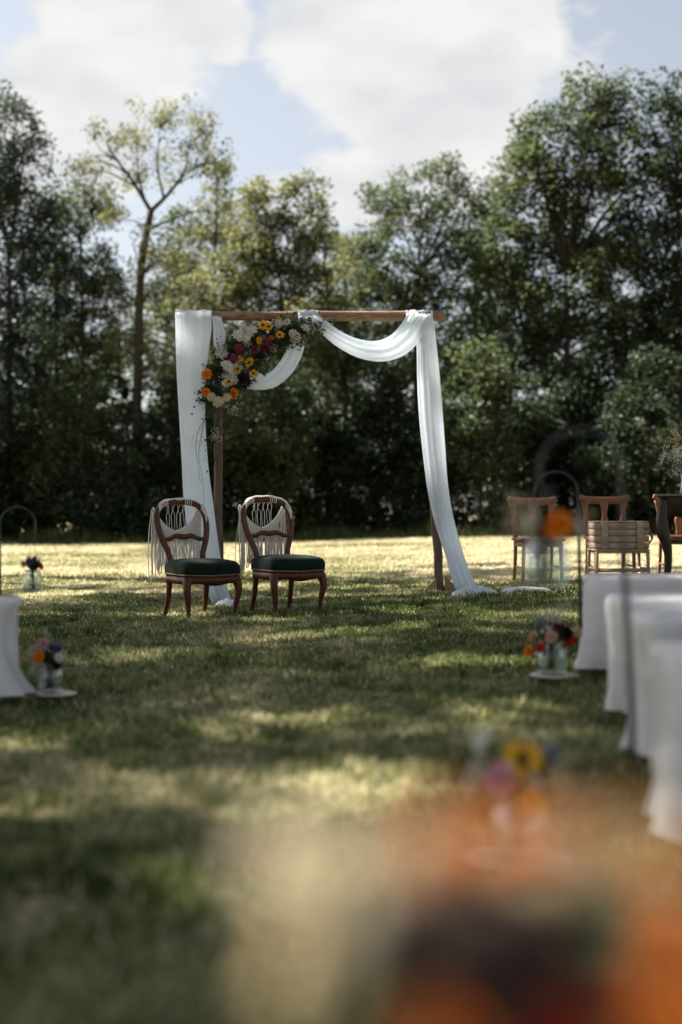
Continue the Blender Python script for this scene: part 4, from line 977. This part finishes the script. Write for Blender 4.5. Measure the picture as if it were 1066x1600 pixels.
def bouquet(loc, label, heads, jar_h, spread, seed, leaves=120, leafsize=.035, group='jar bouquets', stem_r=.002, leaf_r=.6, base_z=.02, lc=None, leafmat='flower_leaf'):
    """loc = bottom of the jar; heads: (kind, colour, x, y, z, r) relative to loc"""
    t = empty('flower_bouquet', loc, 0, label, 'flowers', group); rng = np.random.default_rng(seed); pairs = []
    for i, (k, c, x, y, z, r) in enumerate(heads):
        flower(k, c, (x, y, z), r, (x * 2.2 / max(spread, .01), y * 2.2 / max(spread, .01) - .55, .75), t, i + seed)
        b = (rng.normal(0, .008), rng.normal(0, .008), base_z); neck = (x * .12, y * .12, jar_h)
        pairs += [(b, neck), (neck, (x * .97, y * .97, z - r * .1))]
    stems(t, pairs, stem_r)
    zc = np.mean([h[4] for h in heads]); cs = []
    for k in range(int(leaves * .6)):
        q = rng.random() ** .7; a = rng.uniform(0, 6.28); rr = spread * leaf_r * (.35 + .75 * q) * rng.random() ** .5; cs.append((rr * math.cos(a), rr * math.sin(a), jar_h * .95 + (zc * 1.06 - jar_h) * q))
    leaf_spray('leaf_foliage', cs, leafsize, leafmat, t, seed)['kind'] = 'stuff'
    return t
def wood_slice(loc, r, label, seed, tilt=0):
    t = empty('wood_slice', loc, seed, label, 'wood slice', 'round wood slices along the aisle')
    a = np.linspace(0, 2 * math.pi, 36, endpoint=False); w = 1 + .05 * np.sin(2 * a + seed) + .025 * np.sin(5 * a + 2 * seed)
    V = []; F = []; prof = [(.95, .022), (1.0, .027), (1.0, .038), (.975, .042)]
    for s, z in prof: V += [(r * s * k * math.cos(t_), r * s * k * math.sin(t_), z) for t_, k in zip(a, w)]
    for i in range(3):
        for j in range(36): k = (j + 1) % 36; F.append((i * 36 + j, i * 36 + k, (i + 1) * 36 + k, (i + 1) * 36 + j))
    F.append(tuple(range(36))[::-1]); m_ = MB(); m_.add(V, F); m_.obj('bark_rim', M['bark'], t, False)
    V = [(r * .972 * k * math.cos(t_), r * .972 * k * math.sin(t_), .0425) for t_, k in zip(a, w)]; V2 = [(x, y, .0455) for x, y, z in V]
    m_ = MB(); m_.add(V + V2, [tuple(range(36, 72))] + [(j, (j + 1) % 36, 36 + (j + 1) % 36, 36 + j) for j in range(36)]); m_.obj('cut_face', M['slice'], t, False)
    return .0455
def hook(loc, label, h, rad, left=True, down=.05, tilt=0.0):
    """shepherd's hook: stake, crook towards the aisle, small upturned end"""
    t = empty('shepherd_hook', loc, 0, label, 'garden hook', 'iron hooks at the bench ends'); s = -1 if left else 1
    p = [(0, 0, -.12), (0, 0, h * .5), (0, 0, h - rad)]
    for a in np.linspace(0, math.pi, 9)[1:]: p.append((s * rad * (1 - math.cos(a)), 0, h - rad + rad * math.sin(a)))
    p += [(s * 2 * rad, 0, h - rad - down)]
    p = [(x + tilt * (min(z, h - rad) / h), y, z) for x, y, z in p]
    m_ = MB(); sweep(m_, np.vstack([np.linspace(p[0], p[2], 8)[:-1], smoothpath(p[2:], 34)]), np.concatenate([np.full(6, .0078), [.006], np.full(34, .0042)]), sides=8, up=(0, 1, 0)); m_.obj('stake', M['iron'], t)
    e = p[-1]; m_ = MB(); sweep(m_, smoothpath([e, (e[0] - s * .004, 0, e[2] - .018), (e[0] - s * .020, 0, e[2] - .022), (e[0] - s * .030, 0, e[2] - .008)], 12), .0042, sides=8, up=(0, 1, 0)); m_.obj('hook_end', M['iron'], t)
    m_ = MB(); box(m_, (0, 0, .02), (.10, .008, .008), .002); m_.obj('foot_bar', M['iron'], t)
    return Vector(loc) + Vector((e[0] - s * .016, 0, e[2] - .020))

def rel(px, py, Y, base): return (P(px, py, Y) - base)
# hook nearer to us on the right, with the jar of orange flowers
H2 = gp(997, 3.24)
def hang(hookpt, jar_bottom_z, label_j, label_b, heads, spread, seed, r=.047, jh=.115, leaves=110, base=None):
    L0 = Vector((hookpt.x, hookpt.y, jar_bottom_z)); wire = hookpt.z - jar_bottom_z
    jar(L0, label_j, r, jh, .5, wire, 'hanging jars'); bouquet(L0, label_b, heads, jh, spread, seed, leaves, group='hanging bouquets')
e2 = hook(H2, 'black iron garden hook carrying the jar of orange flowers', .955, .0925, True, .03, -.045)
z2 = P(838, 918, 3.24).z
hd = [('zinnia', 'p_orange', .026, -.035, .145, .036), ('zinnia', 'p_orange', .008, -.04, .134, .024), ('plume', 'p_straw', -.060, -.01, .165, .045), ('plume', 'p_cream', -.045, .01, .19, .045), ('plume', 'p_straw', .075, .0, .160, .04),
      ('umbel', 'p_cream', -.045, -.03, .145, .03), ('umbel', 'p_white', .07, -.01, .135, .022), ('snapdragon', 'p_dark', -.005, -.02, .145, .028), ('gypsophila', 'p_cream', -.07, 0, .14, .035), ('zinnia', 'p_dark', .0, .02, .135, .03)]
hang(e2, z2, 'clear glass jar hung on the iron hook nearer the crate', 'hanging bouquet with one big orange bloom and pale grass plumes', hd, .07, 4, .052, .115)
# farther hook on the right
H1 = ground_at(909, 1060)
e1 = hook(H1, 'black iron garden hook at the end of the farthest covered bench', .93, .100, True, .03, -.018)
hd = [('daisy', 'p_white', .03, -.03, .145, .022), ('zinnia', 'p_pink', -.03, -.02, .15, .022), ('snapdragon', 'p_purple', 0, 0, .165, .025), ('umbel', 'p_cream', -.04, .02, .15, .025), ('zinnia', 'p_peach', .04, .01, .14, .02)]
hang(e1, H1.z + .44, 'clear glass jar on the far iron hook, hidden behind the orange flower jar', 'hanging bouquet of pale and purple flowers behind the orange flower jar', hd, .05, 5, .042, .11)
# hook on the left
e3p = P(56, 846, 7.3); z3 = P(58, 926, 7.3).z
H3 = Vector((e3p.x - .184, 7.3, gzf(e3p.x - .184)))
e3 = hook(H3, 'black iron garden hook with a jar hanging above the sunlit meadow', .862, .092, False, .06)
hd = [('snapdragon', 'p_purple', .010, -.01, .165, .030), ('zinnia', 'p_purple', -.015, -.02, .155, .024), ('zinnia', 'p_pink', -.02, 0, .172, .022), ('zinnia', 'p_red', .045, -.01, .135, .020), ('zinnia', 'p_orange', -.045, -.02, .15, .018), ('umbel', 'p_straw', -.038, 0, .140, .020), ('snapdragon', 'p_dark', .02, .02, .14, .026), ('plume', 'p_purple', .040, .0, .18, .025), ('zinnia', 'p_magenta', .0, .02, .165, .022)]
hang(e3, z3, 'clear glass jar hung on the hook beyond the left covered bench', 'hanging bouquet of purple, pink and red flowers', hd, .055, 6, .046, .118)

# jar on a wood slice, far right of the aisle
G1 = ground_at(866, 1070); th1 = wood_slice(G1, .115, 'pale wood slice under the red and blue bouquet beside the far hook', 1); b1 = G1 + Vector((-.01, 0, th1))
jar(b1, 'clear glass jar on the wood slice beside the far hook', .066, .150, .5, group='jars standing on wood slices')
def H(lst, G, Y, base, dy=0):
    out = []
    for i, (k, c, px, py, rpx) in enumerate(lst):
        p = P(px, py, Y) - base; out.append((k, c, p.x, -.05 + .028 * ((i * 3) % 4) - (.02 if k in ('zinnia', 'daisy') and c != 'p_dark' else 0), p.z, rpx * 1.2 * Y / FPX))
    return out
hd = H([('globe', 'p_blue', 843, 972, 11), ('zinnia', 'p_white', 867, 968, 11), ('zinnia', 'p_magenta', 874, 982, 12), ('zinnia', 'p_dark', 886, 988, 12), ('zinnia', 'p_peach', 858, 993, 9), ('globe', 'p_blue', 875, 995, 9), ('zinnia', 'p_white', 853, 985, 8), ('zinnia', 'p_red', 842, 1010, 8), ('zinnia', 'p_orange', 823, 1015, 9),
        ('zinnia', 'p_peach', 833, 995, 8), ('daisy', 'p_white', 840, 1018, 6), ('snapdragon', 'p_red', 893, 1000, 11), ('umbel', 'p_straw', 900, 985, 10), ('plume', 'p_cream', 838, 962, 16), ('plume', 'p_cream', 875, 955, 16), ('gypsophila', 'p_cream', 858, 960, 12)], G1, G1.y, b1)
bouquet(b1, 'bouquet of burgundy, peach and thistle-blue flowers in the jar beside the far hook', hd, .15, .11, 7, 130, group='bouquets standing along the aisle')
# jar on a slice, left
G2 = ground_at(88, 1099); th2 = wood_slice(G2, .095, 'pale wood slice under the bouquet beside the left covered bench', 2); b2 = G2 + Vector((-.025, 0, th2))
jar(b2, 'clear glass jar full of dark stems beside the left covered bench', .050, .135, .55, group='jars standing on wood slices')
hd = H([('zinnia', 'p_orange', 66, 1024, 9), ('zinnia', 'p_purple', 84, 1013, 10), ('zinnia', 'p_white', 58, 1012, 8), ('zinnia', 'p_pink', 70, 1004, 9), ('zinnia', 'p_white', 98, 1024, 7), ('zinnia', 'p_orange', 41, 1028, 6), ('plume', 'p_cream', 75, 995, 11), ('snapdragon', 'p_purple', 92, 1012, 9), ('umbel', 'p_straw', 50, 1020, 10), ('umbel', 'p_cream', 52, 1045, 11), ('snapdragon', 'p_dark', 78, 1035, 12), ('snapdragon', 'p_dark', 90, 1040, 12)], G2, G2.y, b2)
bouquet(b2, 'bouquet of pink, purple, white and orange flowers beside the left covered bench', hd, .135, .09, 8, 190, group='bouquets standing along the aisle', leaf_r=.75)
# jar on a slice, near right
G3 = gp(812, 3.05); th3 = wood_slice(G3, .12, 'wood slice under the bouquet beside the nearer hook', 3); b3 = G3 + Vector((0, 0, th3))
jar(b3, 'clear glass jar on the wood slice beside the nearer hook', .060, .125, .5, group='jars standing on wood slices')
hd = H([('zinnia', 'p_pink', 775, 1207, 24), ('hydrangea', 'p_white', 761, 1163, 20), ('umbel', 'p_cream', 745, 1215, 28), ('daisy', 'p_yellow', 812, 1180, 28), ('zinnia', 'p_yellow', 826, 1242, 20), ('zinnia', 'p_orange', 812, 1178, 19), ('globe', 'p_blue', 860, 1180, 18), ('zinnia', 'p_white', 828, 1215, 15), ('umbel', 'p_straw', 870, 1215, 26), ('plume', 'p_straw', 882, 1195, 32), ('snapdragon', 'p_dark', 845, 1210, 24), ('plume', 'p_cream', 845, 1160, 26)], G3, G3.y, b3)
bouquet(b3, 'bouquet with an orange, a yellow and a pink bloom beside the nearer hook', hd, .125, .11, 9, 130, group='bouquets standing along the aisle')

# ------------------------------------------------------------------ covered benches
def bench_cover_mesh(L, W, Ht, seed, taper=.05, hem=.035, flare=0.0):
    rng = np.random.default_rng(seed); per = []
    r = .03
    def side(a, b, n): return [(a[0] + (b[0] - a[0]) * t, a[1] + (b[1] - a[1]) * t) for t in np.linspace(0, 1, n, endpoint=False)]
    pts = side((r, 0), (L - r, 0), 90) + side((L, r), (L, W - r), 22) + side((L - r, W), (r, W), 90) + side((0, W - r), (0, r), 26)
    pts = np.array(pts); n = len(pts); c = np.array([L / 2, W / 2])
    nx = np.where(pts[:, 0] <= r * .5, -1, np.where(pts[:, 0] >= L - r * .5, 1, 0)); ny = np.where(pts[:, 1] <= 0.001, -1, np.where(pts[:, 1] >= W - .001, 1, 0))
    s = np.arange(n) / n * (2 * (L + W)); V = []
    fold = (vnoise(s * 5.5, 0 * s, seed) - .5) * 2.2 + (vnoise(s * 13, 0 * s + 3, seed) - .5) * 1.3 + (vnoise(s * 29, 0 * s + 7, seed) - .5) * .6
    rip = lambda q: fold + .35 * (vnoise(s * 21, 0 * s + q * 6, seed + 3) - .5)
    rip_old = lambda q: np.sin(s * 17 + seed) * .45 + np.sin(s * 31 + 2 * seed) * .35 + np.sin(s * 9.3 + 1.3 * seed) * .6 + .25 * np.sin(s * 53 + q)
    rings = [(-.14, 0.0), (-.05, .002), (-.012, .001), (-.002, -.006), (.004, -.018)]
    for d, dz in rings:
        p = pts + np.stack([nx, ny], 1) * d
        if d == -.14: p[:, 1] = W / 2; p[:, 0] = np.clip(p[:, 0], .14, L - .14)
        V.append(np.column_stack([p, Ht + dz + (.010 * (vnoise(s * 7, 0 * s + d * 60, seed + 2) - .5) if d < 0 else 0 * s)]))
    for k in range(1, 15):
        q = k / 14; z = (Ht - .018) * (1 - q) + (hem + .03 * vnoise(s * 3.1, 0 * s, seed + 8)) * q + .008 * q * np.sin(s * 5 + seed)
        out = .006 + rip(q * 2) * (.012 + .045 * q ** .9) + .018 * q
        out = out - (taper * math.sin(math.pi * min(q * (.62 if not flare else .95), 1)) - flare * q ** 3) * (nx == -1)
        p = pts + np.stack([nx, ny], 1) * np.asarray(out)[:, None]
        V.append(np.column_stack([p, z]))
    m = len(V); F = []
    for i in range(m - 1):
        for j in range(n): k = (j + 1) % n; F.append((i * n + j, (i + 1) * n + j, (i + 1) * n + k, i * n + k))
    return mesh_np('fabric_cover', np.vstack(V), F)
def bench(end, rz, label, seed, L=2.2, Ht=.46, taper=.05, hem=.04, flare=0.0):
    t = empty('covered_bench', end, rz, label, 'bench', 'white covered benches along the aisle'); W = .27
    obj('fabric_cover', bench_cover_mesh(L, W, Ht, seed, taper, hem, flare), M['cover'], t)
    m_ = MB(); box(m_, (L / 2, W / 2, Ht - .026), (L - .18, W - .03, .026), .004); m_.obj('seat_plank', M['wood_brown'], t)
    for x in (.25, L - .25):
        m_ = MB()
        for y in (.04, W - .04): sweep(m_, [(x, y, Ht - .035), (x, y, 0)], .010, sides=6)
        sweep(m_, [(x, .02, .01), (x, W - .02, .01)], .010, sides=6, up=(0, 0, 1)); m_.obj('leg_frame', M['iron'], t)
    return t
rows = [((926, 1064), 'white covered bench of the farthest right row, at the foot of the far hook', 1), ((970, 1146), 'white covered bench in the second row behind the far hook', 2), ((1008, 1218), 'white covered bench in the third row, behind the nearer hook stake', 3), ((1058, 1350), 'white covered bench in the fourth row, next to the nearer hook', 4)]
for (pp, lab, sd_) in rows:
    g = ground_at(*pp); bench(Vector((g.x, g.y, g.z)), R(1.0), lab, sd_)
g = ground_at(14, 1108); bench(Vector((g.x - .0, g.y + .27, g.z)), R(180 - 2), 'white covered bench beside the pink and purple bouquet', 7, taper=.06, flare=.05)
# rearmost bench that carries the very near bouquet
NB = Vector((-.045, .335, gzf(0))); bench(NB, R(0), 'white covered bench under the large orange and dark red bouquet', 9)
b4 = Vector((.068, .47, NB.z + .464))
jar(b4, 'clear glass jar standing on the rearmost bench', .048, .110, .5, group='jar on the rearmost bench')
q = .47 / FPX
hd = []
veil = [('plume', ('p_straw', 'p_straw', 'p_cream', 'p_straw', 'p_peach')[k % 5], 520 + (k * 97) % 540, 1315 + (k * 53) % 90, 78, .03 + .01 * (k % 4)) for k in range(17)] + [('umbel', ('p_straw', 'p_cream', 'p_orange')[k % 3], 640 + (k * 71) % 330, 1320 + (k * 37) % 70, 62, .02 + .01 * (k % 3)) for k in range(6)] + [('umbel', ('p_cream', 'p_straw')[k % 2], 430 + (k * 61) % 140, 1350 + (k * 83) % 230, 80, .01 * (k % 4)) for k in range(7)]
for i, (k, c, px, py, r, dy) in enumerate(veil + [('zinnia', 'p_dark', 720, 1460, 95, -.01), ('zinnia', 'p_dark', 830, 1490, 105, -.02), ('snapdragon', 'p_purple', 670, 1430, 75, .03), ('zinnia', 'p_dark', 770, 1430, 85, .04), ('zinnia', 'p_magenta', 730, 1375, 55, .05),
        ('zinnia', 'p_orange', 1065, 1430, 85, .0), ('zinnia', 'p_red', 900, 1650, 80, -.03), ('zinnia', 'p_orange', 1075, 1570, 90, -.03), ('zinnia', 'p_orange', 690, 1640, 70, -.03), ('zinnia', 'p_orange', 880, 1320, 60, .05), ('zinnia', 'p_orange', 690, 1300, 55, .03), ('zinnia', 'p_yellow', 1000, 1310, 55, .04),
        ('zinnia', 'p_dark', 920, 1460, 70, .02), ('zinnia', 'p_dark', 760, 1500, 110, -.035), ('zinnia', 'p_dark', 850, 1450, 90, -.03), ('zinnia', 'p_dark', 680, 1480, 70, -.03), ('zinnia', 'p_dark', 790, 1570, 90, -.035)]):
    Y = .47 + dy * .8; p = P(px, py, Y) - b4; hd.append((k, c, p.x, p.y, p.z, r * q))
bouquet(b4, 'very close bouquet of orange, dark red and straw-coloured flowers on the rearmost bench', hd, .110, .07, 10, 90, .025, group='bouquet on the rearmost bench')

# vase of gypsophila on the dark table
vb = Vector((TB.x - .27, TB.y + .02, TB.z + th + .0145))
t = empty('glass_vase', vb, 0, 'clear glass vase on the dark side table', 'vase'); m_ = MB(); lathe(m_, [(.001, 0), (.05, 0), (.055, .01), (.045, .09), (.04, .15), (.05, .19), (.046, .19), (.036, .15), (.041, .09), (.050, .012), (.001, .008)], 24); m_.obj('vase_glass', M['glass'], t)
rng = np.random.default_rng(31); hd = []
for k in range(40):
    a = rng.uniform(0, 6.28); rr = .23 * rng.random() ** .5; hd.append(('gypsophila', 'p_white', rr * math.cos(a), rr * math.sin(a), rng.uniform(.20, .42), rng.uniform(.05, .075)))
for k in range(5): hd.append(('plume', 'p_straw', rng.uniform(-.20, -.02), rng.uniform(-.05, .05), rng.uniform(.45, .56), .07))
bouquet(vb, 'loose bunch of tiny white flowers with thin twigs in the vase on the dark table', hd, .19, .2, 14, 80, .03, group='bouquet on the dark table')
